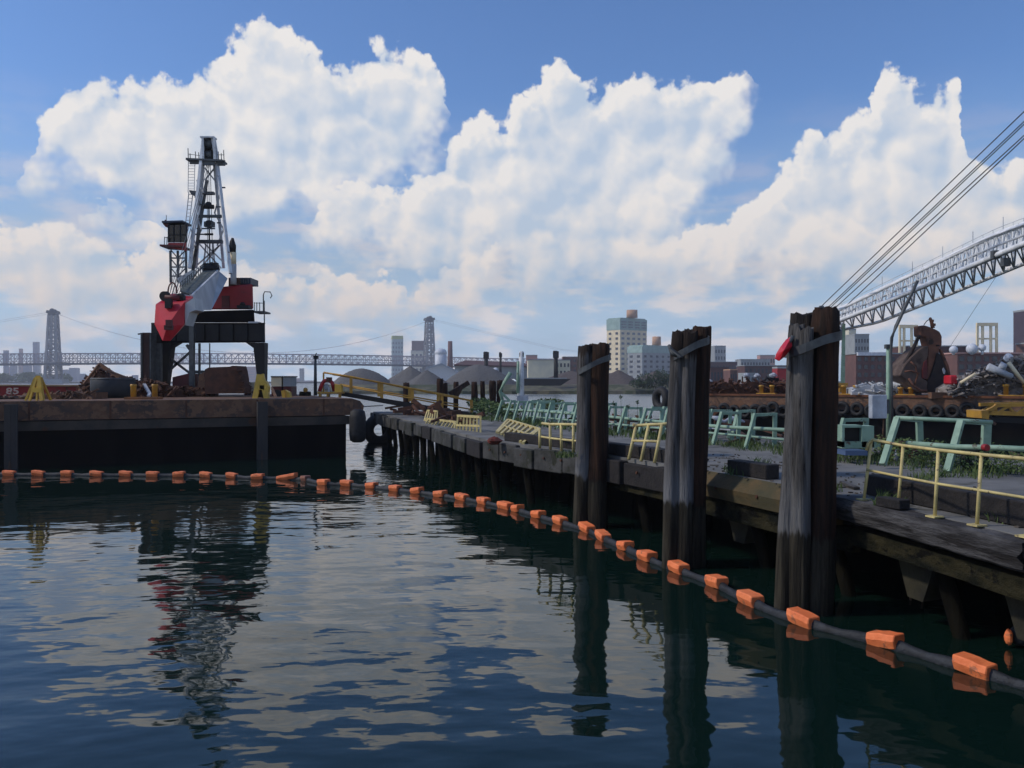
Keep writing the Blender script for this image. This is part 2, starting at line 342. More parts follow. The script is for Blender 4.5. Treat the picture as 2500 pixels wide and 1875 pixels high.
pv = b.n('ShaderNodeVolumePrincipled'); pv.inputs['Color'].default_value = (.86, .90, 1., 1); pv.inputs['Density'].default_value = .0003; pv.inputs['Anisotropy'].default_value = .2
ho = b.n('ShaderNodeOutputMaterial'); b.put(ho.inputs['Volume'], pv.outputs[0])
HAZE = MB().box((0, 1380, 64), (6960, 2960, 130)).build('haze', mh); tag(HAZE, kind='stuff')

# ---------------------------------------------------------------- gravel piles
def gravel(px0, px1, ytop, Y, m_, label, flat=0., seed=0, peaks=None):
    cx = (X(px0, Y)+X(px1, Y))/2; r = (X(px1, Y)-X(px0, Y))/2; h = Z(ytop, Y)-2.3; q = random.Random(seed); mb = MB(); N, K = 40, 22
    vs_ = [(cx, Y, 2.3+h*(1-flat*.15))]; fs = []
    ph = [q.uniform(0, 6.3) for _ in range(6)]
    for k in range(1, K+1):
        t = k/K
        for j in range(N):
            a = 2*math.pi*j/N; e = 1+.05*math.sin(3*a+ph[0])+.03*math.sin(7*a+ph[1])+.02*math.sin(13*a+ph[2])
            z = h*(1-t)**1.02 if not flat else h*(1-t**(1+flat*1.4))*(1-.12*t)
            z += q.uniform(-.07, .07)*min(1, 3*(1-t))*h*.25
            vs_.append((cx+r*t*e*math.cos(a), Y+r*t*e*.8*math.sin(a), 2.25+max(0, z)))
    for j in range(N): fs.append((0, 1+j, 1+(j+1) % N))
    for k in range(K-1):
        for j in range(N): fs.append((1+k*N+j, 1+(k+1)*N+j, 1+(k+1)*N+(j+1) % N, 1+k*N+(j+1) % N))
    mb.add(vs_, fs, True); tag(mb.build('gravel_pile', m_, loc=(cx, Y, 2.25)), label, 'gravel pile', 'gravel piles on the far bank')
gravel(806, 958, 899, 246, M['gravel'], 'rounded grey gravel pile furthest left on the far bank, behind the yellow gangway', .75, 1)
gravel(928, 1076, 893, 250, M['gravel'], 'steep grey gravel pile with sharp peak, second from the left', 0, 2)
gravel(985, 1100, 903, 240, M['gravel'], 'small grey gravel pile leaning against the sharp peaked one below the bridge tower', .1, 3)
gravel(1072, 1262, 889, 246, M['gravel'], 'broadest grey gravel pile, behind the row of rotten timber stubs', .5, 4)
gravel(1300, 1490, 905, 262, M['gravel2'], 'brown gravel pile half hidden by the leftmost mooring piles', .2, 5)
gravel(1440, 1580, 903, 258, M['gravel2'], 'brown gravel pile just right of the leftmost mooring piles', .1, 6)
gravel(1520, 1680, 905, 262, M['gravel2'], 'brown gravel pile behind the dark green bush on the far bank', .1, 7)

# ---------------------------------------------------------------- suspension bridge far off
A0, A1 = P(130, 930, 1100), P(1048, 930, 1245); A0.z = A1.z = 0; ax = (A1-A0); span = ax.length; ax /= span; nx_ = Vector((-ax.y, ax.x, 0))
BR = thing('suspension_bridge', A0, 'long grey suspension bridge with two steel towers crossing behind the barges', 'bridge')
def bp(t, s, z): p = A0+ax*t+nx_*s; return Vector((p.x, p.y, z))
HT0, HT1 = Z(770, 1100), Z(786, 1245)
for k, (t0, zt) in enumerate(((0, HT0), (span, HT1))):
    tw = MB(); pr = []
    zs = [0, 14, 27, 41, 55, 70, zt-4, zt]
    def leg(z, sx, sy):
        f = z/zt; return bp(t0+sx*(7.2-3.3*f), sy*(14-6*f), z)
    for sx in (-1, 1):
        for sy in (-1, 1):
            for i in range(len(zs)-1): tw.bar(leg(zs[i], sx, sy), leg(zs[i+1], sx, sy), 3.0 if i < 3 else 2.3)
    for i in range(len(zs)-2):
        for sy in (-1, 1):
            tw.bar(leg(zs[i], -1, sy), leg(zs[i+1], 1, sy), 1.3); tw.bar(leg(zs[i], 1, sy), leg(zs[i+1], -1, sy), 1.3); tw.bar(leg(zs[i+1], -1, sy), leg(zs[i+1], 1, sy), 1.3)
        for sx in (-1, 1):
            tw.bar(leg(zs[i], sx, -1), leg(zs[i+1], sx, 1), 1.3); tw.bar(leg(zs[i], sx, 1), leg(zs[i+1], sx, -1), 1.3); tw.bar(leg(zs[i+1], sx, -1), leg(zs[i+1], sx, 1), 1.3)
    for sx, sy in ((0, -1), (0, 1)): tw.bar(leg(zt*.5, 0, sy)+ax*0, leg(zt, 0, sy), 2.)
    to = tw.build('tower', M['tower'], BR)
    cp = MB(); ang = math.atan2(ax.y, ax.x); c = bp(t0, 0, zt+2.)
    cp.box((c.x, c.y, zt+1), (9.5, 18, 2.4), ang); cp.box((c.x, c.y, zt+4.), (13, 22, 3.4), ang, .93)
    for s_ in (-7, 7):
        q = bp(t0, s_, 0); cp.ball((q.x, q.y, zt+6.2), (3., 3., 2.4), 10, 6)
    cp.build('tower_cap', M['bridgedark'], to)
def zdeck(t): u = (t-span/2)/(span/2); return 28.2-1.9*min(1.4, abs(u))**2
T0, T1, PN = -420, span+420, 9.
tr = MB(); dk = MB(); n = int((T1-T0)/PN)
for i in range(n):
    t, t2 = T0+i*PN, T0+(i+1)*PN
    if not (t2 > -440): continue
    a, c = zdeck(t), zdeck(t2)
    for s_ in (-11, 11):
        tr.bar(bp(t, s_, a+12.3), bp(t2, s_, c+12.3), .9); tr.bar(bp(t, s_, a+6), bp(t2, s_, c+6), .5); tr.bar(bp(t, s_, a), bp(t, s_, a+12.3), .75)
        m_ = bp((t+t2)/2, s_, a+6.1)
        for q in (bp(t, s_, a), bp(t2, s_, c), bp(t, s_, a+12.3), bp(t2, s_, c+12.3)): tr.bar(m_, q, .6)
    tr.bar(bp(t, -11, a+12.3), bp(t, 11, a+12.3), .6)
    dk.hexa([bp(t, s_, z+a) for s_, z in ((-16, 0), (16, 0), (16, -2.2), (-16, -2.2))], [bp(t2, s_, z+c) for s_, z in ((-16, 0), (16, 0), (16, -2.2), (-16, -2.2))])
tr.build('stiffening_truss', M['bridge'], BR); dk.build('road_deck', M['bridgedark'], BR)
rl = MB()
for t in range(int(T0), int(T1), 7):
    for s_ in (-15.5, 15.5): rl.bar(bp(t, s_, zdeck(t)), bp(t, s_, zdeck(t)+2.4), .25)
for s_ in (-15.5, 15.5):
    for i in range(n): rl.bar(bp(T0+i*PN, s_, zdeck(T0+i*PN)+2.4), bp(T0+(i+1)*PN, s_, zdeck(T0+(i+1)*PN)+2.4), .3)
rl.build('parapet', M['bridge'], BR)
for s_ in (-9.5, 9.5):
    pts = []
    for i in range(41):
        t = span*i/40; zt = HT0+4; pts.append(bp(t, s_, zdeck(t)+13.5+(zt-zdeck(t)-13.5)*(2*i/40-1)**2))
    MB().path(pts, .13, 5).build('main_cable', M['bridge'], BR)
    MB().path([bp(span, s_, HT1+4), bp(span+200, s_, 52), bp(span+420, s_, 30)], .13, 5).build('main_cable', M['bridge'], BR)
    MB().path([bp(0, s_, HT0+4), bp(-150, s_, 60), bp(-400, s_, 30)], .13, 5).build('main_cable', M['bridge'], BR)
for t in (-205, -110, 70, ):
    if t > 0: continue
    pi_ = MB()
    for s_ in (-10, 10):
        pi_.bar(bp(t-4, s_*1.2, 0), bp(t-2, s_, 27), 3.4); pi_.bar(bp(t+4, s_*1.2, 0), bp(t+2, s_, 27), 3.4); pi_.bar(bp(t, s_, 14), bp(t, -s_, 14), 2)
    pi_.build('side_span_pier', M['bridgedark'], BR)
pl = MB()
for t0 in (0, span):
    c = bp(t0, 0, 0); pl.box((c.x, c.y, 2.5), (30, 46, 6), ang, .94)
    pl.build('stone_pier', M['greywall'], BR); pl = MB()
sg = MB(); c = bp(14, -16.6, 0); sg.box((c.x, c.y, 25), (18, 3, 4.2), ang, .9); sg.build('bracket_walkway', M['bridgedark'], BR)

# ---------------------------------------------------------------- buildings
def building(name, label, px0, px1, yt, Y, wall, z0=2., depth=None, rz=0., nx=0, nz=0, wmat='window', ws=.5, cat='building', group=None, roof=None, extra=None, shift=0.):
    x0, x1, zt = X(px0, Y), X(px1, Y), Z(yt, Y); wdt = x1-x0; dp = depth or max(8, wdt*.6)
    if not rz and px0 > CX and X(px0, Y+dp) < x1-2: x0 = X(px0, Y+dp)
    if not rz and px1 < CX and X(px1, Y+dp) > x0+2: x1 = X(px1, Y+dp)
    wdt = x1-x0; c = Vector(((x0+x1)/2, Y+dp/2, z0))
    ar = abs(rz)
    if ar: wd = (wdt-dp*math.sin(ar))/math.cos(ar) if wdt > dp*math.sin(ar)*1.2 else wdt*.6
    else: wd = wdt
    th = thing(name, c, label, cat, group); h = zt-z0
    MB().box((c.x, c.y, z0+h/2), (wd, dp, h), rz).build('wall', M[wall], th)
    rf = MB(); rf.box((c.x, c.y, zt+.25*h/20+.004), (wd*1.02, dp*1.02, max(.3, h*.025)), rz); rf.build('roof', M[roof or 'greywall'], th)
    if nx and nz:
        m_ = Matrix.Rotation(rz, 3, 'Z'); cw, chh = wd/nx, (h*.94)/nz; first = None
        for face in ((0, -1), (-1, 0)) if rz > 0 else (((0, -1), (1, 0)) if rz < 0 else ((0, -1),)):
            wl = wd if face[1] else dp; k_ = nx if face[1] else max(1, int(round(dp/cw))); cw2 = wl/k_
            if face[0] and k_*nz > 60: continue
            for i in range(k_):
                for j in range(nz):
                    u = (i+.5)*cw2-wl/2; zz = z0+h*.02+(j+.5)*chh
                    off = Vector((u, -dp/2-.02, 0)) if face[1] else Vector((face[0]*(wd/2+.02), u, 0))
                    size = (cw2*ws, .12, chh*ws) if face[1] else (.12, cw2*ws, chh*ws)
                    q = c+m_@off; q.z = zz; MB().box(q, size, rz).build('window', M[wmat], th)
    return th, c, wd, dp, zt
def block(mb, px0, px1, y0, y1, Y, dp): x0, x1 = X(px0, Y), X(px1, Y); mb.box(((x0+x1)/2, Y+dp/2, (Z(y0, Y)+Z(y1, Y))/2), (x1-x0, dp, abs(Z(y0, Y)-Z(y1, Y)))); return mb
# tall tower
def slab_tower(label, L, RR, mid, yt, yteal, yb, Y, wall, tank, gname, cat='apartment tower', edge=1.):
    xl, xm, xr = X(L, Y), X(mid, Y), X(RR, Y); zt, zm = Z(yt, Y), Z(yteal, Y); a = Vector((xm, Y, 0)); l = Vector((xl, Y+14*edge, 0)); r = Vector((xr, Y+22*edge, 0)); bk_ = l+r-a
    th = thing('apartment_tower', (xm, Y+10, 2.), label, cat)
    def shell(z0, z1, k, m_, nm):
        q = []; cen = (l+r)/2
        for p in (a, r, bk_, l): p2 = cen+(p-cen)*k; q.append(p2)
        return MB().hexa([Vector((p.x, p.y, z0)) for p in q], [Vector((p.x, p.y, z1)) for p in q]).build(nm, m_, th)
    shell(2., zm, 1., wall, 'wall'); shell(zm, zt-1.2, 1.015, M['teal'], 'upper_storeys'); shell(zt-1.2, zt, .93, M['teal'], 'roof')
    return th, a, l, r, zt, zm
th, a, l, r, zt, zm = slab_tower('tall cream apartment tower with teal upper storeys and an orange rooftop tank', 1485, 1587, 1514, 775, 805, 910, 900, M['beige'], None, None)
def wins(th, p, q, z0, z1, nx, nz, m_, fx=.5, fz=.45, out=.12, name='window'):
    d = (q-p); L = d.length; d = d/L; nrm = Vector((d.y, -d.x, 0)); ang = math.atan2(d.y, d.x)
    for i in range(nx):
        for j in range(nz):
            c = p+d*(L*(i+.5)/nx)+nrm*out; c = Vector((c.x, c.y, z0+(z1-z0)*(j+.5)/nz))
            MB().box(c, (L/nx*fx, .3, (z1-z0)/nz*fz), ang).build(name, m_, th)
wins(th, a, r, 8, zm-1, 5, 9, M['windowpale']); wins(th, l, a, 8, zm-1, 2, 9, M['window'], .35); wins(th, a, r, zm+1.5, zt-3, 4, 3, M['windowpale'], .7, .5, .6)
MB().tube(P(1543, 776, 911), P(1543, 757, 911), 6., 5.8, 14).build('water_tank', M['orangewall'], th)
th, a, l, r, zt, zm = slab_tower('lower grey apartment tower with teal top, just right of the tall cream tower', 1537, 1650, 1568, 842, 861, 912, 820, M['greywall'], None, None)
wins(th, a, r, 5, zm-1, 5, 5, M['window'], .4, .45); wins(th, l, a, 5, zm-1, 2, 5, M['window'], .4); 
MB().tube(P(1603, 843, 835), P(1603, 822, 835), 4.4, 4.2, 12).build('water_tank', M['orangewall'], th)
th, c, wd, dp, zt = building('glass_tower', 'pale green glass tower with lime coloured roof behind the bridge', 953, 984, 828, 1700, 'greenwall', nx=4, nz=9, rz=.25, wmat='windowpale', roof='limeroof', cat='tower building')
MB().box((c.x, c.y, zt+3.6), (wd*.98, dp*.98, 6.5), .25).build('roof_screen', M['limeroof'], th)
th, c, wd, dp, zt = building('apartment_building', 'cream and red brick building behind the right bridge tower', 1003, 1046, 857, 1600, 'cream', nx=4, nz=4, cat='building', depth=30)
m_ = MB(); block(m_, 1005, 1038, 832, 856.6, 1601, 25); m_.build('upper_storeys', M['brick'], th)
MB().tube(P(1099, 925, 700), P(1099, 833, 700), 2.5, 1.8, 12).build('brick_chimney', M['brick'], loc=P(1099, 930, 700)); tag(bpy.data.objects['brick_chimney'], 'tall thin red brick chimney right of the bridge tower', 'chimney')
s_ = thing('storage_silo', P(1076, 930, 420), 'white domed silo standing behind the gravel piles', 'silo')
MB().tube(P(1076, 925, 420), P(1076, 862, 420), 2.9, 2.9, 16).build('tank', M['white'], s_); MB().ball(P(1076, 862, 420), (3.1, 3.1, 2.4), 14, 8).build('dome', M['white'], s_)
s_ = thing('storage_shed', P(1075, 930, 330), 'white sheds with sloping roofs between the gravel piles', 'shed')
m_ = MB(); x0, x1 = X(1046, 330), X(1112, 330); m_.prism([(x0, 330, 2), (x1, 330, 2), (x1, 330, Z(906, 330)), (X(1078, 330), 330, Z(889, 330)), (x0, 330, Z(898, 330))], (0, 18, 0)); m_.build('wall', M['white'], s_)
m_ = MB(); m_.bar(P(1044, 898, 329), P(1078, 888.5, 329), .6); m_.bar(P(1078, 888.5, 329), P(1114, 905.5, 329), .6); m_.build('roof', M['tarp'], s_)
s_ = thing('industrial_shed', P(1200, 930, 380), 'long dark roofed industrial shed behind the broadest gravel pile', 'shed')
m_ = MB(); block(m_, 1110, 1302, 893, 925, 380, 30); m_.build('wall', M['greywall'], s_)
m_ = MB(); x0, x1 = X(1108, 379), X(1304, 379); m_.prism([(x0, 379, Z(893, 379)), (x1, 379, Z(897, 379)), (x1-6, 400, Z(885, 379)), (x0+4, 400, Z(880, 379))], (0, 0, .6)); m_.build('roof', M['brickdark'], s_)
s_ = thing('storage_tank', P(1211, 930, 300), 'small round white tank on the shed beyond the gravel piles', 'tank')
MB().ball(P(1210, 905, 300), 1.15, 12, 8).build('dome', M['white'], s_); MB().tube(P(1210, 926, 300), P(1210, 911, 300), .5, .5, 8).build('stand', M['silver'], s_)
th, c, wd, dp, zt = building('cream_warehouse', 'cream windowless warehouse on the far bank left of the leftmost mooring piles', 1287, 1354, 879, 330, 'cream', nx=0, cat='warehouse', depth=20)
building('brick_building', 'small pink brick building with raised corner beside the cream warehouse', 1284, 1312, 868, 420, 'pinkwall', nx=3, nz=2, cat='building')
building('brick_building', 'orange brick tower block beyond the far bank, just left of the leftmost mooring piles', 1372, 1432, 872, 420, 'brick', nx=5, nz=5, cat='building')
building('grey_building', 'pale grey building with dark windows squeezed between cream warehouse and brick block', 1354, 1392, 880, 340, 'cream', nx=4, nz=3, cat='building')
s_ = thing('coal_barge', P(1320, 960, 214), 'long low black barge moored along the far bank', 'barge')
x0, x1 = X(1256, 214), X(1394, 214); m_ = MB(); m_.prism([(x0, 214, Z(925, 214)), (x1, 214, Z(925, 214)), (x1-2.6, 214, 2.2), (x0+2, 214, 2.2)], (0, 5, 0)); m_.build('hull', M['blacksteel'], s_)
MB().box(((x0+x1)/2, 216.5, Z(924, 214)), (x1-x0-2, 3.6, .35)).build('hatch_cover', M['greywall'], s_)
def pole(label, px, y0, y1, Y, r, m_, name='pole', cat='pole', group=None, zb=None):
    p = P(px, y1, Y); 
    if zb is not None: p.z = zb
    mb = MB().tube(p, P(px, y0, Y), r, r*.85, 8)
    mb.box(P(px, y0+5, Y), (r*2.5, r*2.4, r*3)); mb.box(P(px-1, y0+1, Y), (r*1.6, r*1.6, r*2)); tag(mb.build(name, m_, loc=p), label, cat, group)
pole('dark steel post with knobbly top above the broadest gravel pile', 1187, 863, 925, 270, .7, M['blacksteel'])
pole('thin dark post right of the broadest gravel pile', 1222, 862, 925, 300, .45, M['blacksteel'])
pole('tall dark post in front of the cream warehouse', 1357, 861, 935, 225, .6, M['blacksteel'])
# right side town
building('grey_building', 'grey white block beyond the brick roofs, between second and third mooring piles', 1733, 1772, 846, 800, 'greywall', nx=4, nz=5, cat='building', depth=20)
building('brick_building', 'dark brick works with a flat roof, just right of the middle mooring piles', 1724, 1800, 884, 520, 'brickdark', nx=9, nz=2)
building('grey_building', 'long grey building with stepped roof behind the dark brick works', 1795, 1880, 878, 620, 'greywall', nx=10, nz=3)
building('brick_building', 'pink brick top storey peeping over the long grey building', 1848, 1892, 868, 700, 'pinkwall', nx=6, nz=3)
building('brick_building', 'low plum coloured brick shed behind the rusty barge, left part of the row', 1722, 1780, 897, 300, 'brickdark', nx=6, nz=1, roof='plum')
building('brick_building', 'low red brick shed with orange roof behind the rusty barge', 1766, 1800, 903, 250, 'brick', nx=3, nz=1, roof='orangewall')
building('brick_building', 'wide rose brick shed left of the tallest mooring piles', 1798, 1925, 893, 340, 'brickdark', nx=11, nz=2, roof='greywall')
building('metal_shed', 'grey sheet metal shed with dark doorway behind the rusty barge', 1802, 1850, 912, 200, 'greywall', nx=3, nz=1, cat='shed')
building('red_container', 'bright red stacked container behind the tallest mooring piles', 1898, 1924, 898, 150, 'red', nx=0, cat='container', depth=3)
building('grey_building', 'grey concrete block with strip windows, right of the tallest mooring piles', 2056, 2122, 818, 420, 'greywall', nx=5, nz=6, cat='building', depth=16)
building('grey_building', 'narrow pale stair tower on top of the grey concrete block', 2058, 2090, 806, 440, 'cream', nx=3, nz=3, cat='building', depth=8)
th, c, wd, dp, zt = building('brick_warehouse', 'long brick warehouse with rows of windows behind the rusty grab bucket', 2060, 2302, 864, 190, 'brick', nx=13, nz=4, cat='warehouse', depth=7, roof='greywall', ws=.55)
m_ = MB(); block(m_, 2095, 2168, 860, 868, 189.2, 1); m_.build('sign_band', M['white'], th)
th, c, wd, dp, zt = building('brick_warehouse', 'second brick warehouse with ribbon windows, behind the scrap heap', 2302, 2620, 863, 178, 'brick', nx=14, nz=4, cat='warehouse', depth=6, roof='pinkwall', ws=.62)
building('brick_building', 'low penthouse of dark brick along the warehouse roof', 2175, 2380, 846, 230, 'brickdark', nx=0, depth=8)
building('brick_building', 'brick corner pavilion at the right edge below the dark tower', 2480, 2620, 835, 205, 'brick', nx=3, nz=6, depth=14)
building('dark_tower', 'dark plum apartment tower cut by the right edge of the view', 2474, 2600, 754, 420, 'plum', nx=6, nz=16, cat='tower building', depth=24)
for k, (p0, p1, y0) in enumerate(((2197, 2238, 797), (2386, 2433, 792))):
    Y = 215; f = MB(); 
    lab = ('open concrete rooftop frame left of the grab bucket top', 'open concrete rooftop frame right of the hanging wire')[k]
    for dy in (0, 5):
        for px in (p0, p0+(p1-p0)*.25*(1+k*.1), p0+(p1-p0)*.7, p1): f.bar(P(px, 862, Y+dy), P(px, y0, Y+dy), .5)
        f.bar(P(p0-2, y0, Y+dy), P(p1+2, y0, Y+dy), .6, .8); f.bar(P(p0, y0+35, Y+dy), P(p1, y0+35, Y+dy), .4)
    for px in (p0, p1): f.bar(P(px, y0, Y), P(px, y0, Y+5), .6, .8)
    tag(f.build('rooftop_frame', M['beige'], loc=P(p0, 862, Y)), lab, 'roof frame')
for k, (px, py, r_, lab) in enumerate(((2328, 854, .85, 'white round tank left of the largest on the brick roof'), (2373, 852, 1.15, 'largest round white tank on the warehouse roof'), (2398, 849, .75, 'small white round tank right of the largest on the roof'))):
    s_ = thing('roof_tank', P(px, 866, 177), lab, 'tank'); MB().ball(P(px, py, 177), r_, 14, 8).build('shell', M['white'], s_); MB().tube(P(px, 866, 177), P(px, py+5, 177), .3, .3, 6).build('stand', M['silver'], s_)
# skyline seen under and over the bridge
sky_ = [('blue glass tower rising above the bridge deck left of the left bridge tower', 80, 97, 837, 'bluewall', 5, 10), ('pale blue block above the deck at the far left', 8, 22, 857, 'bluewall', 3, 4), ('slim pink tower just above the bridge deck', 46, 52, 853, 'pinkwall', 2, 6),
 ('pink block under the deck at the left edge', 8, 24, 896, 'pinkwall', 3, 5), ('blue slab under the deck beside the pink block', 24, 43, 893, 'bluewall', 4, 5), ('narrow cream block under the bridge deck', 44, 52, 893, 'cream', 2, 5), ('wide dark blue slab under the bridge deck', 54, 79, 892, 'bluewall', 5, 5), ('cream white tower with top at deck height behind the yellow stand', 82, 101, 874, 'cream', 4, 8), ('pale blue slab right behind the left bridge tower', 152, 168, 903, 'bluewall', 3, 4),
 ('large blue tower right of the left bridge tower', 168, 195, 899, 'bluewall', 5, 6), ('lower blue block joined to the right of the large blue tower', 195, 211, 913, 'bluewall', 3, 3), ('small blue block seen beside the rusty column', 322, 338, 916, 'bluewall', 3, 2), ('hazy pink block seen under the crane portal', 598, 628, 896, 'pinkwall', 5, 5), ('slim grey chimney seen under the crane portal', 614, 618, 911, 'greywall', 0, 0),
 ('purple block right of the paired deck huts', 716, 734, 924, 'pinkwall', 3, 2), ('thin pale tower right of the paired deck huts', 731, 743, 900, 'greywall', 2, 5), ('low pinkish block left of the lamp post', 742, 766, 929, 'pinkwall', 4, 1)]
for lab, p0, p1, yt, wl, nx, nz in sky_: building('distant_building', lab, p0, p1, yt, 2300+rnd.uniform(-150, 250), wl, nx=nx, nz=nz, wmat='windowpale', cat='building', group='buildings across the river', ws=.5)
# foliage
def leaves(mb, c, rad, n, s, q):
    for _ in range(n):
        while True:
            d = Vector((q.uniform(-1, 1), q.uniform(-1, 1), q.uniform(-1, 1)))
            if .25 < d.length < 1: break
        p = Vector((c[0]+d.x*rad[0], c[1]+d.y*rad[1], c[2]+d.z*rad[2])); u = Vector((q.gauss(0, 1), q.gauss(0, 1), q.gauss(0, 1))).normalized(); w = u.orthogonal().normalized(); k = s*q.uniform(.6, 1.4)
        mb.add([p-u*k, p+w*k*.6, p+u*k, p-w*k*.6], [(0, 1, 2, 3)])
q = random.Random(5)
fw = MB()
for i in range(70): 
    px = q.uniform(-120, 168); Y = q.uniform(1165, 1200); h = q.uniform(4, 7.); leaves(fw, (X(px, Y), Y, 2.5+h*.8), (8, 6, h), 130, 1.1, q)
for i in range(10): leaves(fw, (X(q.uniform(60, 82), 1190), 1190, 11), (6, 5, 5), 90, 1., q)
tag(fw.build('waterfront_trees', M['leaffar']), 'green belt of trees along the far waterfront under the bridge', 'trees', kind='stuff')
tr_ = thing('bush', P(1600, 945, 219), 'dark green bush on the far bank between the left and middle mooring piles', 'bush')
fb = MB()
for px, py, rx, rz in ((1555, 936, 2.2, 1.2), (1575, 928, 2.6, 2.), (1600, 930, 2.8, 1.8), (1615, 920, 2.2, 2.4), (1628, 930, 2.6, 2.), (1645, 934, 2.2, 1.5), (1590, 938, 4, 1.3)): leaves(fb, P(px, py, 221), (rx, 2, rz), 420, .22, q)
fb.build('crown', M['leafdark'], tr_); m_ = MB(); [m_.tube(P(px, 950, 221), P(px+3, 928, 221), .12, .06, 5) for px in (1580, 1600, 1625)]; m_.build('stem', M['bark'], tr_)
# ---------------------------------------------------------------- the pier
DZ = 1.65
E = [(8.6, -6), (7.3, 0), (6.25, 7), (5.65, 10.3), (5.15, 12.8), (3.72, 16.8), (2.1, 20.45), (.72, 22.6), (-.75, 25.4), (-7.9, 48.5)]
BACK = [(-1.5, 50.5), (2.5, 38), (9.5, 24), (17, 8), (20, -6)]
PI = thing('pier', (2, 25, 0), 'old concrete and timber pier with weeds running away to the left behind the mooring piles', 'pier')
MB().prism([(x, y, 1.28) for x, y in E+BACK], (0, 0, DZ-1.28)).build('deck', M['concrete'], PI)
def edge(i, k): (a, b_), (c, d) = E[i], E[i+1]; return Vector((a+(c-a)*k, b_+(d-b_)*k, 0)), Vector((c-a, d-b_, 0)).normalized()
def seg(i, k0, k1, z0, z1, out0, out1):   # block along the pier edge; out = distance outside the edge
    p, d = edge(i, k0); q, _ = edge(i, k1); n = Vector((-d.y, d.x, 0)); 
    if n.x > 0: n = -n
    return MB().hexa([p+n*out0+Vector((0, 0, z0)), p+n*out1+Vector((0, 0, z0)), p+n*out1+Vector((0, 0, z1)), p+n*out0+Vector((0, 0, z1))], [q+n*out0+Vector((0, 0, z0)), q+n*out1+Vector((0, 0, z0)), q+n*out1+Vector((0, 0, z1)), q+n*out0+Vector((0, 0, z1))])
seg(0, 0, 1, 1.1, 1.6, .0, .25).build('edge_beam', M['mossbeam'], PI); seg(1, 0, 1, 1.1, 1.6, .0, .25).build('edge_beam', M['mossbeam'], PI)
seg(2, 0, .55, 1.12, 1.63, 0, .2).build('edge_beam', M['conc2'], PI)
qj = random.Random(44)
def jag(i, n, m_, out):
    for k in range(n): seg(i, k/n+.006, (k+1)/n-.006, 1.10+qj.uniform(-.05, .05), 1.60+qj.uniform(-.04, .03), 0, out+qj.uniform(-.05, .05)).build('edge_beam', M[m_ if qj.random() < .75 else 'woodblack'], PI, bevel=.02)
# splintered round-cornered logs by the near railing
def logbeam(p, q, r, seed, nm='edge_log', m_='log'):
    qq = random.Random(seed); pts = []; n = 14; mb = MB(); p = Vector(p); q = Vector(q); k0 = 0; N = 14
    d, a, c = mb.frame(p, q); rr_ = [1+qq.uniform(-.13, .13) for _ in range(N)]
    for i in range(n+1):
        o = p+(q-p)*i/n
        for j in range(N):
            t = 2*math.pi*j/N; sq = 1/max(abs(math.cos(t)), abs(math.sin(t)))**.95; e = r*rr_[j]*sq*(1+qq.uniform(-.07, .07)); mb.v.append(o+(a*math.cos(t)+c*math.sin(t))*e+d*(qq.uniform(-.12, .12) if i in (0, n) else 0))
    for i in range(n):
        for j in range(N): mb.f.append([i*N+j, i*N+(j+1) % N, (i+1)*N+(j+1) % N, (i+1)*N+j]); mb.sm.append(False)
    mb.f.append(list(range(N))); mb.sm.append(False); mb.f.append([n*N+j for j in range(N)]); mb.sm.append(False)
    return mb.build(nm, M[m_], PI)
logbeam((5.72, 9.4, 1.46), (5.0, 12.95, 1.49), .17, 1); logbeam((5.98, 8.2, 1.42), (5.77, 9.35, 1.45), .17, 2, m_='woodblack')
seg(2, .55, 1, .95, 1.2, -.05, .12).build('lower_beam', M['mossbeam'], PI); seg(3, 0, 1, .95, 1.2, -.1, .08).build('lower_beam', M['mossbeam'], PI)
# sloping mossy fascia between the second and third mooring piles
p, d = edge(4, .06); q, _ = edge(4, .99); n_ = Vector((-.9, -.4, 0))
MB().hexa([p+Vector((0, 0, 1.655)), p+n_*.22+Vector((0, 0, 1.42)), p+n_*.18+Vector((0, 0, 1.2)), p+Vector((0, 0, 1.2))], [q+Vector((0, 0, 1.655)), q+n_*.22+Vector((0, 0, 1.42)), q+n_*.18+Vector((0, 0, 1.2)), q+Vector((0, 0, 1.2))]).build('sloping_fascia', mat('ochre mossy plank', (.095, .062, .024), (.05, .044, .02), 1.5, .85, .02, stretch=(1, 1, 2), c3=(.04, .04, .02), s3=2.4, t3=.6), PI)
seg(4, 0, 1, .82, 1.19, -.12, .06).build('lower_beam', M['mossbeam'], PI)
jag(5, 3, 'woodblack', .2); seg(5, 0, 1, .9, 1.19, -.1, .05).build('lower_beam', M['mossbeam'], PI)
jag(6, 2, 'conc2', .17); jag(7, 3, 'conc2', .18)
jag(8, 13, 'conc2', .18)
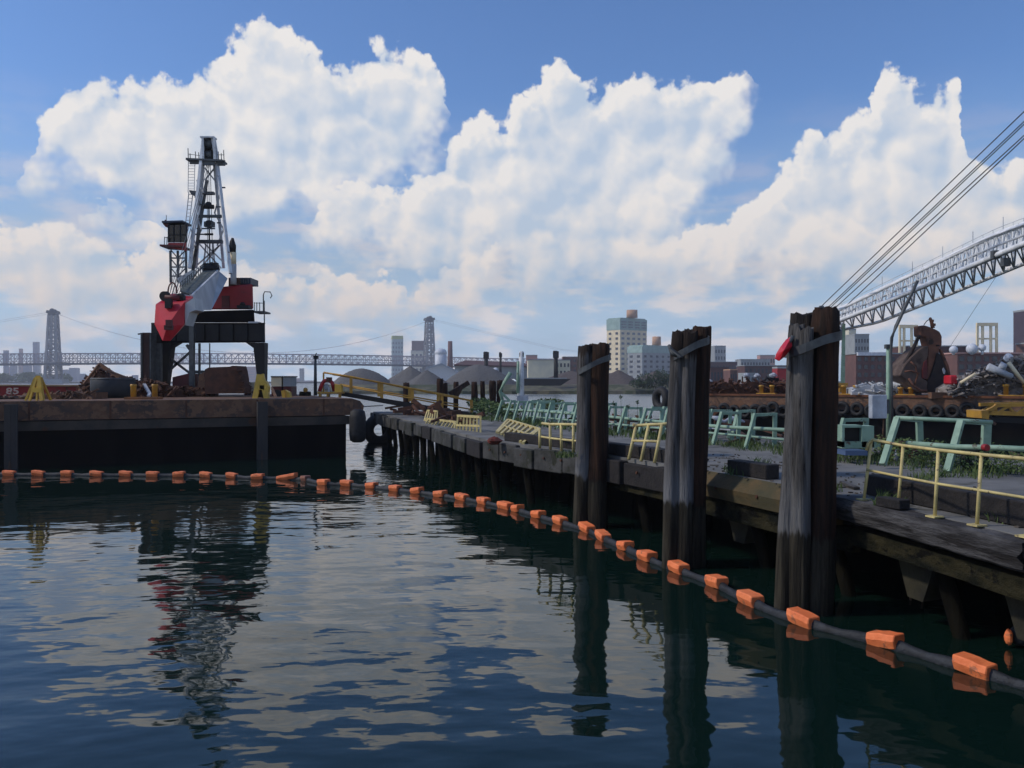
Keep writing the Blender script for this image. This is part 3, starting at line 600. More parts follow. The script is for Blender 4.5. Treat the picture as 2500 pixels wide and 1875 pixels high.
# support piles under the deck
SP = []
qr = random.Random(11)
def support(x, y, dx, dy, r, z1=1.25): SP.append(MB().tube((x+dx, y+dy, -1.2), (x, y, z1), r, r*1.05, 9).build('support_pile', mat('wet pile', (.010, .009, .006), (.004, .004, .0035), 2, .95, .03, stretch=(3, 3, .5), spec=.05), PI))
s_ = 0
for i in range(2, 9):
    L = math.hypot(E[i+1][0]-E[i][0], E[i+1][1]-E[i][1]); n = max(1, int(L/1.75))
    for k in range(n):
        p, d = edge(i, (k+.5)/n)
        support(p.x+.38, p.y+.12, .35, -.75, .11); support(p.x+1.9, p.y+.4, 0, 0, .16); support(p.x+3.6, p.y+.7, .2, .3, .16)
hm = MB()
for i, k in ((2, .45), (2, .86), (3, .6), (4, .35), (4, .8)):
    p, d = edge(i, k); p = p+Vector((.28, .1, 0)); a = d*.55
    h_ = MB().hexa([p-a+Vector((0, 0, 1.27)), p+a+Vector((0, 0, 1.27)), p+a+Vector((.6, .2, 1.27)), p-a+Vector((.6, .2, 1.27))], [p-d*.16+Vector((0, 0, .35)), p+d*.16+Vector((0, 0, .35)), p+d*.16+Vector((.4, .2, .35)), p-d*.16+Vector((.4, .2, .35))])
    h_.build('haunch', mat('wet haunch', (.034, .030, .016), (.010, .010, .007), 1.2, .85, .03), PI)
MB().add([(x+4.5, y+1.2, z) for z in (-1, 1.3) for x, y in E], [(i, i+1, i+1+len(E), i+len(E)) for i in range(len(E)-1)]).build('added_shade_wall', M['woodblack'], PI)  # wall added behind the support piles to darken the space under the deck
def onpier(px, py, dz=0.): p = G(px, py, DZ); p.z = DZ+dz; return p
pb = MB(); p = P(975, 1018, 46.5); pb.box((p.x, p.y-.35, 1.38), (.36, .05, .62), R(18)); pb.build('marker_plate', M['paleyellow'], PI)
# curb timbers on the deck
def curb(p, q, h, w, label, m_='woodblack'):
    p = Vector(p); q = Vector(q); mb = MB().bar(p+Vector((0, 0, h/2+.004)), q+Vector((0, 0, h/2+.004)), w, h); o = mb.build('curb_timber', M[m_], loc=p, bevel=.015); return tag(o, label, 'timber', 'tarred curb timbers lying on the pier')
p0 = onpier(2096, 1207); p1 = onpier(2520, 1300)
curb(p0+Vector((.25, 0, 0)), Vector((6.75, 7.6, DZ)), .31, .32, 'longest tarred curb timber, behind the near yellow railing')
curb(Vector((4.2, 16.15, DZ)), Vector((4.62, 15.1, DZ)), .26, .3, 'short black curb timber between the middle and the tallest mooring piles')
curb(Vector((2.2, 20.85, DZ)), Vector((3.45, 18.1, DZ)), .27, .3, 'black curb timber behind the leaning yellow posts')
curb(Vector((-.1, 25.0, DZ)), Vector((1.95, 21.3, DZ)), .24, .3, 'black curb timber behind the four post yellow railing')
o = MB().box((5.25, 11.75, DZ+.07), (.42, .2, .13), R(-68)).build('timber_block', M['woodblack'], loc=(5.25, 11.75, DZ), bevel=.01); tag(o, 'small black timber block at the foot of the near yellow railing', 'timber')
o = MB().bar((-1.2, 25.6, DZ-.12), (-.2, 23.9, DZ-.1), .18, .06).build('rusty_bracket', M['redhead'], loc=(-1, 25.4, DZ)); bpy.data.objects.remove(o)
o = MB().ball(onpier(1208, 1081, .06), (.2, .16, .11), 9, 6, .22).build('red_rag', mat('rusty red cloth', (.16, .03, .02), (.08, .025, .02), 6, .9), loc=onpier(1208, 1081)); tag(o, 'crumpled rusty red rag on the pier edge near the fallen yellow barrier', 'rag')

qd = random.Random(71); nb_ = 0
for i, k, w_, l_, a_ in ((2, .7, .16, 1.3, .3), (3, .3, .12, .8, 1.2), (4, .25, .1, .7, -.4), (4, .6, .14, 1.1, .15), (5, .5, .12, .9, .5), (6, .4, .13, .8, -.2), (7, .5, .1, .9, .9)):
    p, d = edge(i, k); p = p+Vector((.75+.3*qd.random(), .2, DZ+.03)); d = Matrix.Rotation(a_, 3, 'Z')@d
    lab_ = ('weathered loose board lying near the pier edge beside the near railing', 'short loose board left of the near yellow railing foot', 'small grey plank on the deck beside the tallest piles', 'loose plank on the deck between the middle and tallest piles', 'loose plank by the leaning yellow posts', 'grey plank lying behind the leftmost piles', 'thin plank near the fallen yellow barrier')[nb_]; nb_ += 1
    tag(MB().bar(p-d*l_/2, p+d*l_/2+Vector((0, 0, .02)), w_, .04).build('loose_board', M['log'], loc=p, bevel=.006), lab_, 'board')
for i in range(2, 8):
    for k in (.2, .5, .8):
        p, d = edge(i, k); n = Vector((-d.y, d.x, 0)); n = -n if n.x > 0 else n
        MB().tube(p+n*.20+Vector((0, 0, 1.40)), p+n*.235+Vector((0, 0, 1.40)), .035, .03, 8).build('bolt', M['rust2'], PI)

# ---------------------------------------------------------------- mooring pile clusters
def pilemat(name, c1, c2, tide=1.2, low=(.018, .016, .012), mid=(.055, .048, .034), ztop=9., pale=None):
    m = bpy.data.materials.new(name); m.use_nodes = True; t = m.node_tree; b = NB(t); bs = t.nodes['Principled BSDF']
    tc = b.n('ShaderNodeTexCoord'); mp = b.n('ShaderNodeMapping'); mp.inputs['Scale'].default_value = (9, 9, .7); b.put(mp.inputs[0], tc.outputs['Object'])
    f = b.noise(mp.outputs[0], 1.1, 6, .65, dim='3D'); col = b.mix(b.mr(f, .36, .62), c1, c2)
    f2 = b.noise(mp.outputs[0], 2.2, 4, .7, dim='3D'); col = b.mix(b.mr(f2, .60, .66), col, (.018, .015, .014))
    sp = b.n('ShaderNodeSeparateXYZ'); b.put(sp.inputs[0], tc.outputs['Object']); zz = b.m('ADD', sp.outputs[2], b.m('MULTIPLY', b.m('SUBTRACT', f, .5), .55))
    if pale: col = b.mix(b.m('MULTIPLY', b.mr(sp.outputs[2], 2.1, 1.3), .6), col, pale)
    col = b.mix(b.mr(zz, ztop-.05, ztop+.12), col, (.022, .016, .013))
    lowc = b.mix(b.mr(b.noise(mp.outputs[0], .8, 4, .6, dim='3D'), .42, .68), low, mid)
    col = b.mix(b.mr(zz, tide-.05, tide+.06), lowc, col); b.put(bs.inputs['Base Color'], col)
    bs.inputs['Roughness'].default_value = .92; bs.inputs['Specular IOR Level'].default_value = .2
    bn = b.n('ShaderNodeBump'); bn.inputs['Distance'].default_value = .035; b.put(bn.inputs['Height'], b.m('ADD', f, f2)); b.put(bs.inputs['Normal'], bn.outputs[0]); return m
PG = pilemat('weathered grey pile', (.13, .125, .12), (.045, .042, .04), pale=(.17, .17, .17)); PG1 = pilemat('grey pile with dark top', (.12, .115, .115), (.05, .047, .046), ztop=3.95, pale=(.20, .205, .215)); PG2 = pilemat('grey pile with brown top', (.13, .125, .125), (.055, .052, .05), ztop=3.78, pale=(.20, .205, .215)); PBn = pilemat('dark brown pile', (.048, .024, .015), (.02, .013, .010), 1.1); PBl = pilemat('blackened pile', (.03, .024, .02), (.014, .012, .012), 1.1)
def pile(mb, b0, t0, r, seed):
    qq = random.Random(seed); N, K = 22, 16; b0 = Vector(b0); t0 = Vector(t0); k = len(mb.v); g_ = [1-.13*max(0, qq.gauss(0, .8)) for _ in range(N)]; ph = [qq.uniform(0, 6.28) for _ in range(4)]
    tops = [qq.uniform(-.07, .02) for _ in range(N)]
    for i in range(K+1):
        c = b0+(t0-b0)*(i/K)+Vector((math.sin(i*.35+ph[0]), math.sin(i*.3+ph[1]), 0))*r*.07; rr_ = r*(1.06-.10*i/K)*(1+.035*math.sin(i*.8+ph[2]))
        for j in range(N):
            a = 2*math.pi*j/N; e = rr_*(g_[j]+.05*math.sin(i*.5+j*1.3+ph[3]))*(1+qq.uniform(-.02, .02)); z = tops[j] if i == K else 0
            mb.v.append(c+Vector((math.cos(a)*e*(.93 if i == K else 1), math.sin(a)*e*(.93 if i == K else 1), z)))
    for i in range(K):
        for j in range(N): mb.f.append([k+i*N+j, k+i*N+(j+1) % N, k+(i+1)*N+(j+1) % N, k+(i+1)*N+j]); mb.sm.append(True)
    c = len(mb.v); mb.v.append(t0+Vector((0, 0, -.03)))
    for j in range(N): mb.f.append([k+K*N+j, k+K*N+(j+1) % N, c]); mb.sm.append(False)
    return mb
def cluster(Y, specs, label, strap, loose=True):
    cx = sum(s_[0] for s_ in specs)/len(specs); o = Vector((X(cx, Y), Y, 0)); th = thing('mooring_piles', o, label, 'mooring piles', 'mooring pile clusters beside the pier')
    for k, (pb_, pt, yt, dy, r, m_) in enumerate(specs):
        y = Y+dy; zt = CH-(yt-HY)/F*y; b0 = Vector((X(pb_, y), y, -1.2)); t0 = Vector((X(pt, y), y+.05, zt)); pile(MB(), b0, t0, r, int(Y*10)+k).build('pile', m_, th)
    xa, ya, xb, yb, yc, rad = strap; mb = MB(); N = 30
    ca = Vector((X((xa+xb)/2, Y), yc, 0)); A = (X(xb, Y)-X(xa, Y))/2; z0, z1 = Z(ya, Y), Z(yb, Y)
    vs_ = []
    for i in range(N):
        t = 2*math.pi*i/N; e = (abs(math.cos(t))**3+abs(math.sin(t))**3)**(-1/3.)
        for dz, k2 in ((-.065, 1), (.065, 1), (.065, .95), (-.065, .95)):
            vs_.append(ca+Vector((math.cos(t)*A*e*k2*.98, math.sin(t)*rad*e*k2, (z0+z1)/2+(z1-z0)/2*math.cos(t)+dz+.015*math.sin(3*t))))
    mb.add(vs_, [(i*4+j, ((i+1) % N)*4+j, ((i+1) % N)*4+(j+1) % 4, i*4+(j+1) % 4) for i in range(N) for j in range(4)]); mb.build('steel_strap', M['strap'], th)
    return th
c1 = cluster(19.75, [(1413, 1432, 843, 0, .185, PG1), (1452, 1465, 838, -.03, .235, PBn), (1432, 1447, 841, .3, .22, PBl), (1465, 1474, 840, .35, .16, PBl)], 'leftmost and shortest cluster of mooring piles with a sagging dark strap', (1411, 908, 1492, 868, 19.85, .42))
c2 = cluster(15.55, [(1630, 1659, 806, -.02, .165, PG2), (1660, 1683, 808, -.06, .175, PG2), (1690, 1713, 797, .1, .19, PBn), (1668, 1690, 803, .42, .17, PBl)], 'middle cluster of mooring piles, two grey and a brown one, strap hanging in a V', (1640, 872, 1732, 826, 15.65, .41))
c3 = cluster(12.5, [(1902, 1948, 790, 0, .125, PG), (1942, 1966, 798, -.08, .15, PG), (1982, 2022, 751, .02, .225, PBn), (1935, 1962, 762, .34, .20, PBl), (1965, 1982, 766, .4, .17, PBl)], 'tallest cluster of mooring piles nearest the viewer, with a wide strap below its tops', (1924, 862, 2059, 812, 12.68, .42))
mb = MB(); mb.path([P(1633, 843, 15.4), P(1642, 862, 15.3), P(1652, 868, 15.25)], [.03, .05, .04], 6); mb.bar(P(1636, 850, 15.3), P(1664, 872, 15.15), .1, .03); mb.build('loose_strap_end', M['strap'], c2)
# red rag/flag on the tallest cluster
mb = MB(); fl = [(1932, 822), (1921, 829), (1908, 846), (1897, 864), (1894, 876), (1903, 881), (1916, 871), (1928, 856), (1934, 846)]
cen = P(1914, 855, 12.2); fr = [P(x, y, 12.45+.05*math.sin(i*2.1)) for i, (x, y) in enumerate(fl)]; bkk = [p+Vector((0, .05, 0)) for p in fr]; n = len(fr)
mb.add(fr+[cen]+bkk+[cen+Vector((0, .2, 0))], [(i, (i+1) % n, n) for i in range(n)]+[(n+1+i, n+1+(i+1) % n, 2*n+1) for i in range(n)]+[(i, (i+1) % n, n+1+(i+1) % n, n+1+i) for i in range(n)])
RF = thing('red_flag', cen, 'folded red flag tied to the left side of the tallest mooring piles', 'flag'); mb.build('cloth', M['redhead'], RF); MB().tube(P(1936, 820, 12.4), P(1916, 858, 12.42), .03, .02, 6).build('pole', M['strap'], RF)

# ---------------------------------------------------------------- floating containment boom
FL = [(-60, 1021), (20, 1021), (83, 1021), (145, 1021), (209, 1022), (272, 1022), (330, 1023), (387, 1023), (445, 1024), (501, 1026), (557, 1028), (620, 1029), (660, 1032), (699, 1040), (749, 1042), (803, 1047), (854, 1053), (901, 1058), (951, 1065), (998, 1072), (1045, 1080), (1092, 1090), (1118, 1096), (1163, 1109), (1210, 1122), (1268, 1138), (1303, 1156), (1351, 1176), (1398, 1198), (1466, 1223), (1548, 1253), (1621, 1290), (1735, 1333), (1912, 1378), (2106, 1436), (2330, 1500)]
pts = [G(x*1.13, y*1.13, .11) for x, y in FL]
for i, p in enumerate(pts): p.z = .1
BO = thing('containment_boom', pts[12], 'floating spill boom with orange floats curving across the water from barge to pier', 'boom')
cr = []
def cat(p0, p1, p2, p3, t): return .5*((2*p1)+(p2-p0)*t+(2*p0-5*p1+4*p2-p3)*t*t+(3*p1-p0-3*p2+p3)*t**3)
for i in range(len(pts)-1):
    a, b_, c, d = pts[max(0, i-1)], pts[i], pts[i+1], pts[min(len(pts)-1, i+2)]
    for k in range(6): cr.append(cat(a, b_, c, d, k/6))
cr.append(pts[-1])
mb = MB(); k0 = 0; N = 10; qb = random.Random(2)
for i, p in enumerate(cr):
    d, a, c = mb.frame(cr[max(0, i-1)], cr[min(len(cr)-1, i+1)]); u = (i % 6)/6; rr_ = .092-.022*math.sin(math.pi*u)+qb.uniform(-.012, .012)
    for j in range(N):
        t = 2*math.pi*j/N; mb.v.append(Vector((p.x, p.y, .04-.025*math.sin(math.pi*u)))+(a*math.cos(t)*.85+c*math.sin(t)*1.15)*rr_)
for i in range(len(cr)-1):
    for j in range(N): mb.f.append([i*N+j, i*N+(j+1) % N, (i+1)*N+(j+1) % N, (i+1)*N+j]); mb.sm.append(True)
mb.build('fabric_tube', M['boomf'], BO)
for i, p in enumerate(pts):
    d = (pts[min(len(pts)-1, i+1)]-pts[max(0, i-1)]).normalized(); n_ = Vector((-d.y, d.x, 0)); L = .198*(1+qb.uniform(-.08, .08)); m_ = M['orange']; tilt = qb.uniform(-.03, .03)
    if i == 11: L = .36; tilt = .07
    if i == 12: L = .15; m_ = mat('dirty orange float', (.30, .12, .07), (.18, .09, .07), 6, .6)
    if i == 21: L = .25
    if i == 22: L = .17
    if i == 21: pass
    f = MB(); vs_ = []; prof = [(-.09, -.09), (-.118, -.02), (-.132, .02), (-.116, .10), (.116, .10), (.132, .02), (.118, -.02), (.09, -.09)]
    K = 4
    for k in range(K+1):
        u = -1+2*k/K; e = 1-.04*abs(u)**3
        for (y, z) in prof: vs_.append(p+d*L*u+n_*y*e+Vector((0, 0, z*e-.02+tilt*u+.006*math.sin(5*u+i))))
    n8 = 8; fs = [(k*n8+j, k*n8+(j+1) % n8, (k+1)*n8+(j+1) % n8, (k+1)*n8+j) for k in range(K) for j in range(n8)]+[tuple(range(8)), tuple(K*n8+j for j in range(8))]
    f.add(vs_, fs); f.build('float', m_, BO, bevel=.012)
# drowned ladder and stray buoy under the pier
lm = MB(); y = 13.2; lm.tube(P(2222, 1455, y), P(2236, 1560, y), .016, .016, 5); lm.tube(P(2250, 1445, y), P(2268, 1560, y), .016, .016, 5)
for yy in (1468, 1487, 1506, 1525): lm.tube(P(2224+(yy-1455)*.13, yy, y), P(2252+(yy-1455)*.16, yy+2, y), .012, .012, 5)
tag(lm.build('ladder', M['rust'], loc=(X(2240, y), y, 0)), 'thin rusty ladder going into the dark water under the pier', 'ladder')
s_ = thing('buoy', P(2480, 1560, 11), 'orange and grey buoy half cut by the right edge under the pier', 'buoy'); c = P(2482, 1548, 10.9); c.z = .14
MB().ball(c+Vector((.05, 0, 0)), (.15, .13, .13), 14, 8).build('body', M['boomf'], s_); MB().ball(c+Vector((-.13, -.05, .0)), (.05, .06, .10), 10, 6, .1).build('rim', M['orange'], s_)

# ---------------------------------------------------------------- yellow railings
def railing(name, label, posts, top, mids, r, m_, closed=True, foot=True, plate=.06):
    """posts: list of (base, top) points"""
    th = thing(name, posts[0][0], label, 'railing' if name != 'yellow_barrier' else 'barrier')
    for a, b_ in posts:
        mb = MB().tube(a, b_, r, r, 8)
        if foot: mb.box(Vector(a)+Vector((0, 0, .012)), (plate*2.6, plate*2.6, .02), .3)
        mb.build('post', M[m_], th)
    MB().path(top, r, 8).build('top_rail', M[m_], th)
    for md in mids: MB().path(md, r*.8, 8).build('middle_rail', M[m_], th)
    return th
bs_ = [onpier(x, y) for x, y in ((2109, 1221), (2193, 1233), (2282, 1263), (2385, 1284))]; tops = []
for (x, y), b_ in zip(((2127, 1078), (2205, 1088), (2291, 1099), (2396, 1110)), bs_): tops.append(P(x, y, b_.y+.04))
b5 = onpier(2505, 1312); t5 = P(2524, 1122, b5.y)
posts = list(zip(bs_, tops))+[(b5, t5)]
topl = [P(2115, 1100, bs_[0].y+.03), P(2120, 1082, bs_[0].y+.03), P(2131, 1073.5, bs_[0].y), tops[1], tops[2], tops[3], t5]
mid = [a+(c-a)*.5 for a, c in posts]; mid[0] = P(2117, 1147, bs_[0].y); mid[1] = P(2199, 1164, bs_[1].y)
railing('yellow_railing', 'near pale yellow pipe railing with rounded corner, right of the tallest piles', posts, topl, [mid], .023, 'paleyellow')
bs_ = [onpier(x, y) for x, y in ((1318, 1094), (1344, 1098), (1371, 1102), (1400, 1105), (1432, 1109), (1462, 1113))]
tp = [P(x, y, b_.y) for (x, y), b_ in zip(((1318, 1046), (1343, 1036), (1370, 1036), (1400, 1036.5), (1431, 1037), (1461, 1038)), bs_)]
mid = [P(x, y, b_.y) for (x, y), b_ in zip(((1321, 1066), (1344, 1070), (1371, 1073), (1402, 1076), (1432, 1079), (1462, 1081)), bs_)]
railing('yellow_railing', 'short four post pale yellow railing left of the leftmost mooring piles', list(zip(bs_, tp)), [P(1324, 1033.5, bs_[0].y)]+tp[1:], [mid], .036, 'paleyellow', foot=False)
bs_ = [onpier(x, y) for x, y in ((1535, 1122), (1565, 1126), (1598, 1130))]; tp = [P(x, y, b_.y+.2) for (x, y), b_ in zip(((1553, 1039), (1584, 1037), (1616, 1036)), bs_)]
mid = [a+(c-a)*.55 for a, c in zip(bs_, tp)]
railing('yellow_railing', 'leaning three post yellow railing between the leftmost and middle mooring piles', list(zip(bs_, tp)), [P(1545, 1036, tp[0].y)]+tp+[P(1640, 1033, tp[2].y)], [mid], .036, 'paleyellow', foot=False)
def barrier(label, c00, c10, c11, c01, nb, w=.045, slant=0., mid=True):
    """bar barrier: corners bottom-left, bottom-right, top-right, top-left"""
    th = thing('yellow_barrier', c00, label, 'barrier', 'bent yellow bar barriers on the pier'); c00, c10, c11, c01 = map(Vector, (c00, c10, c11, c01))
    mb = MB(); mb.bar(c00, c10, w); mb.bar(c01, c11, w); mb.build('rail', M['paleyellow'], th)
    if mid: MB().bar((c00+c01)/2, (c10+c11)/2, w*.8).build('middle_rail', M['paleyellow'], th)
    for i in range(nb):
        u = i/(nb-1); a = c00+(c10-c00)*u; b_ = c01+(c11-c01)*min(1, max(0, u+slant)); MB().bar(a, b_, w*.75).build('bar', M['paleyellow'], th)
    return th
barrier('upright yellow bar barrier with eight bars beside the gangway foot', P(1113, 1061, 31), P(1173, 1062, 29), P(1173, 1018, 29.2), P(1118, 1015, 31.2), 8, .085)
barrier('far yellow bar barrier with slanting bars left of the upright one', P(1033, 1043, 35), P(1108, 1052, 31.5), P(1112, 1030, 32), P(1040, 1022, 35.5), 10, .075, .12, False)
barrier('small yellow bar barrier behind the slanting one', P(1036, 1026, 36.3), P(1066, 1030, 35), P(1068, 1004, 35.2), P(1044, 1002, 36.5), 6, .065, 0, False)
A_, B_, C_, D_ = onpier(1213, 1063, .10), onpier(1277, 1085, .03), onpier(1318, 1068, .25), onpier(1240, 1046, .32)
th = thing('yellow_barrier', A_, 'yellow bar barrier fallen flat on the pier edge', 'barrier', 'bent yellow bar barriers on the pier')
mb = MB(); mb.bar(D_, C_, .08); mb.bar(A_, D_, .08); mb.bar(B_, C_, .08); mb.build('rail', M['paleyellow'], th); MB().bar((A_+D_)/2, (B_+C_)/2, .06).build('middle_rail', M['paleyellow'], th)
for i in range(7): u = (i+.3)/7; MB().bar(A_+(B_-A_)*u, D_+(C_-D_)*min(1, u+.06), .07).build('bar', M['paleyellow'], th)

# ---------------------------------------------------------------- mint green steel frames in a row along the pier
FR = []; pxs = [(1210, 0), (1231, 0), (1252, 0), (1274, 0), (1300, 0), (1330, 0), (1362, 0), (1395, 0), (1430, 0), (1470, 0), (1507, 0), (1557, 0), (1612, 0), (1672, 0), (1740, 0), (1820, 0), (1925, 0), (2034, 0)]
nn = Vector((.916, .40, 0)); first = None
def fline(px): y = 15.67/((px-1250)/2080+.437); return Vector((X(px, y), y, DZ))
for i, (px, _) in enumerate(pxs):
    b0 = fline(px); lean = nn*.31; H_ = .88 if i > 13 else .92; Lb = .62 if i > 12 else .5
    place = ['at the far left end of the row', 'second from the far left end of the row', 'third from the far left of the row', 'fourth from the far left of the row', 'fifth from the far left of the row', 'just left of the railing corner post', 'behind the left yellow railing', 'left of the leftmost mooring piles', 'hidden mostly by the leftmost piles', 'seen just behind the leftmost piles', 'right next to the leftmost piles', 'left of the leaning yellow posts', 'behind the leaning yellow posts', 'half hidden by the middle piles', 'first right of the middle piles', 'second right of the middle piles', 'hidden behind the tallest piles', 'first right of the tallest piles'][i]
    if first is None:
        th = thing('pipe_trestle', b0, 'x', 'trestle', 'mint green steel frames along the pier')
        MB().bar(b0, b0+lean+Vector((0, 0, .9)), .095, .075).build('slanted_leg', M['mint'], th)
        MB().bar(b0+lean+Vector((0, 0, .86)), b0+lean+nn*.62+Vector((0, 0, .86)), .1, .075).build('top_bar', M['mint'], th)
        MB().bar(b0+lean+nn*.62+Vector((0, 0, .9)), b0+lean+nn*.58+Vector((0, 0, .0)), .1, .085).build('rear_leg', M['mint'], th)
        first = th
    else:
        th = copy_tree(first); th.location = b0; th.rotation_euler = (rnd.uniform(-.03, .03), rnd.uniform(-.04, .04), rnd.uniform(-.09, .09))
    th['label'] = 'mint green trestle with slanted leg, '+place
    FR.append(th)
pipe = [fline(px)+nn*.5+Vector((0, 0, .50+.03*math.sin(px*.05))) for px in (1205, 1300, 1400, 1507, 1612, 1740, 1915)]
tag(MB().path(pipe, .05, 8).build('green_pipe', M['mint'], loc=pipe[0]), 'long pale green pipe running along the row of frames to behind the tallest piles', 'pipe')
pipe = [P(2215, 1082, 17.2), P(2330, 1091, 16.3), P(2430, 1093, 15.7), P(2560, 1099, 15.0)]
tag(MB().path(pipe, .052, 8).build('green_pipe', M['mint'], loc=pipe[0]), 'pale green pipe at knee height behind the near yellow railing', 'pipe')
pp2 = [fline(px)+nn*.42+Vector((0, 0, .28)) for px in (1270, 1420, 1612, 1740, 1915)]
tag(MB().path(pp2, .035, 6).build('green_pipe', M['mint'], loc=pp2[0]), 'thinner green pipe under the long one in the row of frames', 'pipe')
for i, (px, dd) in enumerate(((1222, 1.25), (1248, 1.2), (1284, 1.3), (1322, 1.2), (1352, 1.35), (1384, 1.25), (1490, 1.3), (1530, 1.2), (1580, 1.3), (1630, 1.25), (1700, 1.2))):
    th = copy_tree(FR[0]); b0 = fline(px)+nn*dd; th.location = b0; th.rotation_euler = (rnd.uniform(-.05, .05), rnd.uniform(-.06, .06), rnd.uniform(-.2, .2)); th['group'] = 'rear row of mint green trestles'
    th['label'] = 'mint green trestle in the rear row, seen through the front row of trestles and pipes'
for k, (pa, pb_, o_, z_) in enumerate(((1490, 1600, .75, .46), (1560, 1725, .95, .40), (1270, 1400, .8, .55))):
    a, c = fline(pa)+nn*o_+Vector((0, 0, z_)), fline(pb_)+nn*o_+Vector((0, 0, z_-.02))
    tag(MB().bar(a, c, .3, .06).build('walkway_plank', M['tarp' if k < 2 else 'mint'], loc=a, bevel=.01), ('pale plank lying across the trestles behind the leaning yellow posts', 'longer pale plank across the trestles beside the middle piles', 'green plank lying across the trestles left of the leftmost piles')[k], 'plank')
# the big trestle nearest
y0 = 16.95; TB = thing('steel_trestle', P(2154, 1132, y0), 'large mint green steel trestle with long top rail behind the near yellow railing', 'trestle')
MB().bar(P(2155, 1134, y0), P(2191, 1020, y0+.35), .115, .09).build('slanted_leg', M['mint'], TB); MB().bar(P(2312, 1152, y0-.7), P(2346, 1028, y0-.35), .12, .09).build('slanted_leg', M['mint'], TB)
MB().path([P(2186, 1020, y0+.35), P(2260, 1023, y0+.1), P(2346, 1027, y0-.3), P(2422, 1031, y0-.3)], .042, 8).build('top_rail', M['mint'], TB)
MB().bar(P(2244, 1024, y0+.9), P(2246, 1090, y0+.9), .12, .09).build('rear_leg', M['mint'], TB); MB().bar(P(2409, 1030, y0+.2), P(2406, 1096, y0+.2), .16, .1).build('rear_leg', M['mint'], TB)
MB().bar(P(2191, 1022, y0+.35), P(2244, 1027, y0+.9), .07).build('cross_bar', M['mint'], TB); MB().bar(P(2346, 1030, y0-.35), P(2410, 1034, y0+.2), .07).build('cross_bar', M['mint'], TB)
MB().tube(P(2401, 1092, 15.6), P(2411, 1093, 15.5), .062, .062, 8).build('red_coupling', M['red'], TB)
SB = thing('steel_cabinet', P(2085, 1100, 18.2), 'mint green cabinet with dark square opening, just right of the tallest piles', 'cabinet')
mb = MB(); a = P(2052, 1110, 18.4); 
for (x0, y0_, x1, y1_) in ((2056, 1038, 2062, 1092), (2104, 1040, 2134, 1092), (2062, 1038, 2104, 1044), (2056, 1078, 2150, 1094)): block(mb, x0, x1, y0_, y1_, 18.5, .35)
mb.build('shell', M['mint'], SB); mb = MB(); block(mb, 2062, 2104, 1044, 1078, 18.62, .3); mb.build('opening', M['blacksteel'], SB)
mb = MB(); block(mb, 2064, 2118, 1100, 1112, 17.9, .5); mb.build('plinth', M['bluewall'], SB)
# lamp pole with white box
LP = thing('lamp_pole', (X(2170, 20), 20, DZ), 'green pole with bent dark arm and a white box, behind the mint trestle', 'lamp pole')
MB().tube((X(2169, 20), 20, DZ), P(2169, 848, 20), .055, .05, 10).build('post', M['mint'], LP); MB().box(P(2169, 846, 20), (.15, .12, .1)).build('bracket', M['strap'], LP)
MB().path([P(2178, 1040, 19.9), P(2177, 950, 19.9), P(2175, 860, 19.9), P(2177, 825, 19.9), P(2187, 798, 19.9), P(2207, 755, 19.95), P(2228, 712, 20), P(2240, 686, 20)], [.03, .03, .03, .04, .042, .042, .04, .036], 8).build('arm', M['strap'], LP)
mb = MB(); block(mb, 2129, 2166, 964, 1022, 19.6, .2); bx_ = mb.build('box', M['tarp'], LP, bevel=.01); MB().bar(P(2168, 975, 19.75), P(2168, 1010, 19.75), .05).build('hinge', M['strap'], LP)
MB().tube(P(2157, 1022, 19.7), P(2156, 1066, 19.7), .02, .02, 6).build('conduit', M['rust'], LP)
# old crane arm, mint, at the far end of the pier
DV = thing('davit', P(1225, 1010, 44), 'mint green folded davit arm at the far end of the pier', 'davit')
MB().path([P(1233, 1000, 44), P(1221, 956, 44), P(1232, 932, 44), P(1247, 910, 44)], [.09, .08, .09, .12], 8).build('arm', M['mint'], DV); MB().bar(P(1221, 956, 44), P(1248, 982, 44), .13).build('strut', M['mint'], DV); MB().bar(P(1248, 982, 44), P(1234, 1006, 44), .11).build('strut', M['mint'], DV)
MA = thing('mast', P(1270, 1000, 45), 'pale green mast with blue white foot at the far end of the pier', 'mast')
MB().tube(P(1271, 990, 45), P(1273, 858, 45), .2, .12, 8).build('post', M['silver'], MA); MB().tube(P(1264, 960, 44.8), P(1265, 882, 44.8), .09, .07, 6).build('pipe', M['mint'], MA)
mb = MB(); block(mb, 1262, 1290, 966, 990, 44.5, .6); mb.build('foot', M['tarp'], MA); MB().bar(P(1268, 866, 45), P(1279, 866, 45), .2).build('head', M['strap'], MA)
# ---------------------------------------------------------------- rotten timber stubs at the far end
for k, (px, yt, yb, r, lean, lab) in enumerate(((992, 934, 962, .20, 0, 'single black stub sticking up behind the yellow gangway'), (1072, 924, 968, .2, 2, 'tall dark stub over the gangway foot'), (1086, 935, 968, .17, 0, 'shorter stub right next to the tall dark one'), (1114, 932, 972, .16, -1, 'brown stub left of the leaning beam'), (1157, 932, 975, .2, 1, 'thick brown stub right of the leaning beam'), (1178, 930, 972, .15, 0, 'thin stub between the thick one and the tallest pair'), (1203, 929, 990, .22, 0, 'left one of the tallest pair of brown stubs'), (1219, 928, 990, .2, 1, 'right one of the tallest pair of brown stubs, beside the davit'))):
    Y = 51+k*.3; p = P(px, yb, Y); p.z = -.5; tag(pile(MB(), p, P(px+lean, yt, Y), r, 90+k).build('timber_stub', PBn, loc=p), lab, 'timber stub', 'rotten timber stubs at the far end of the pier')
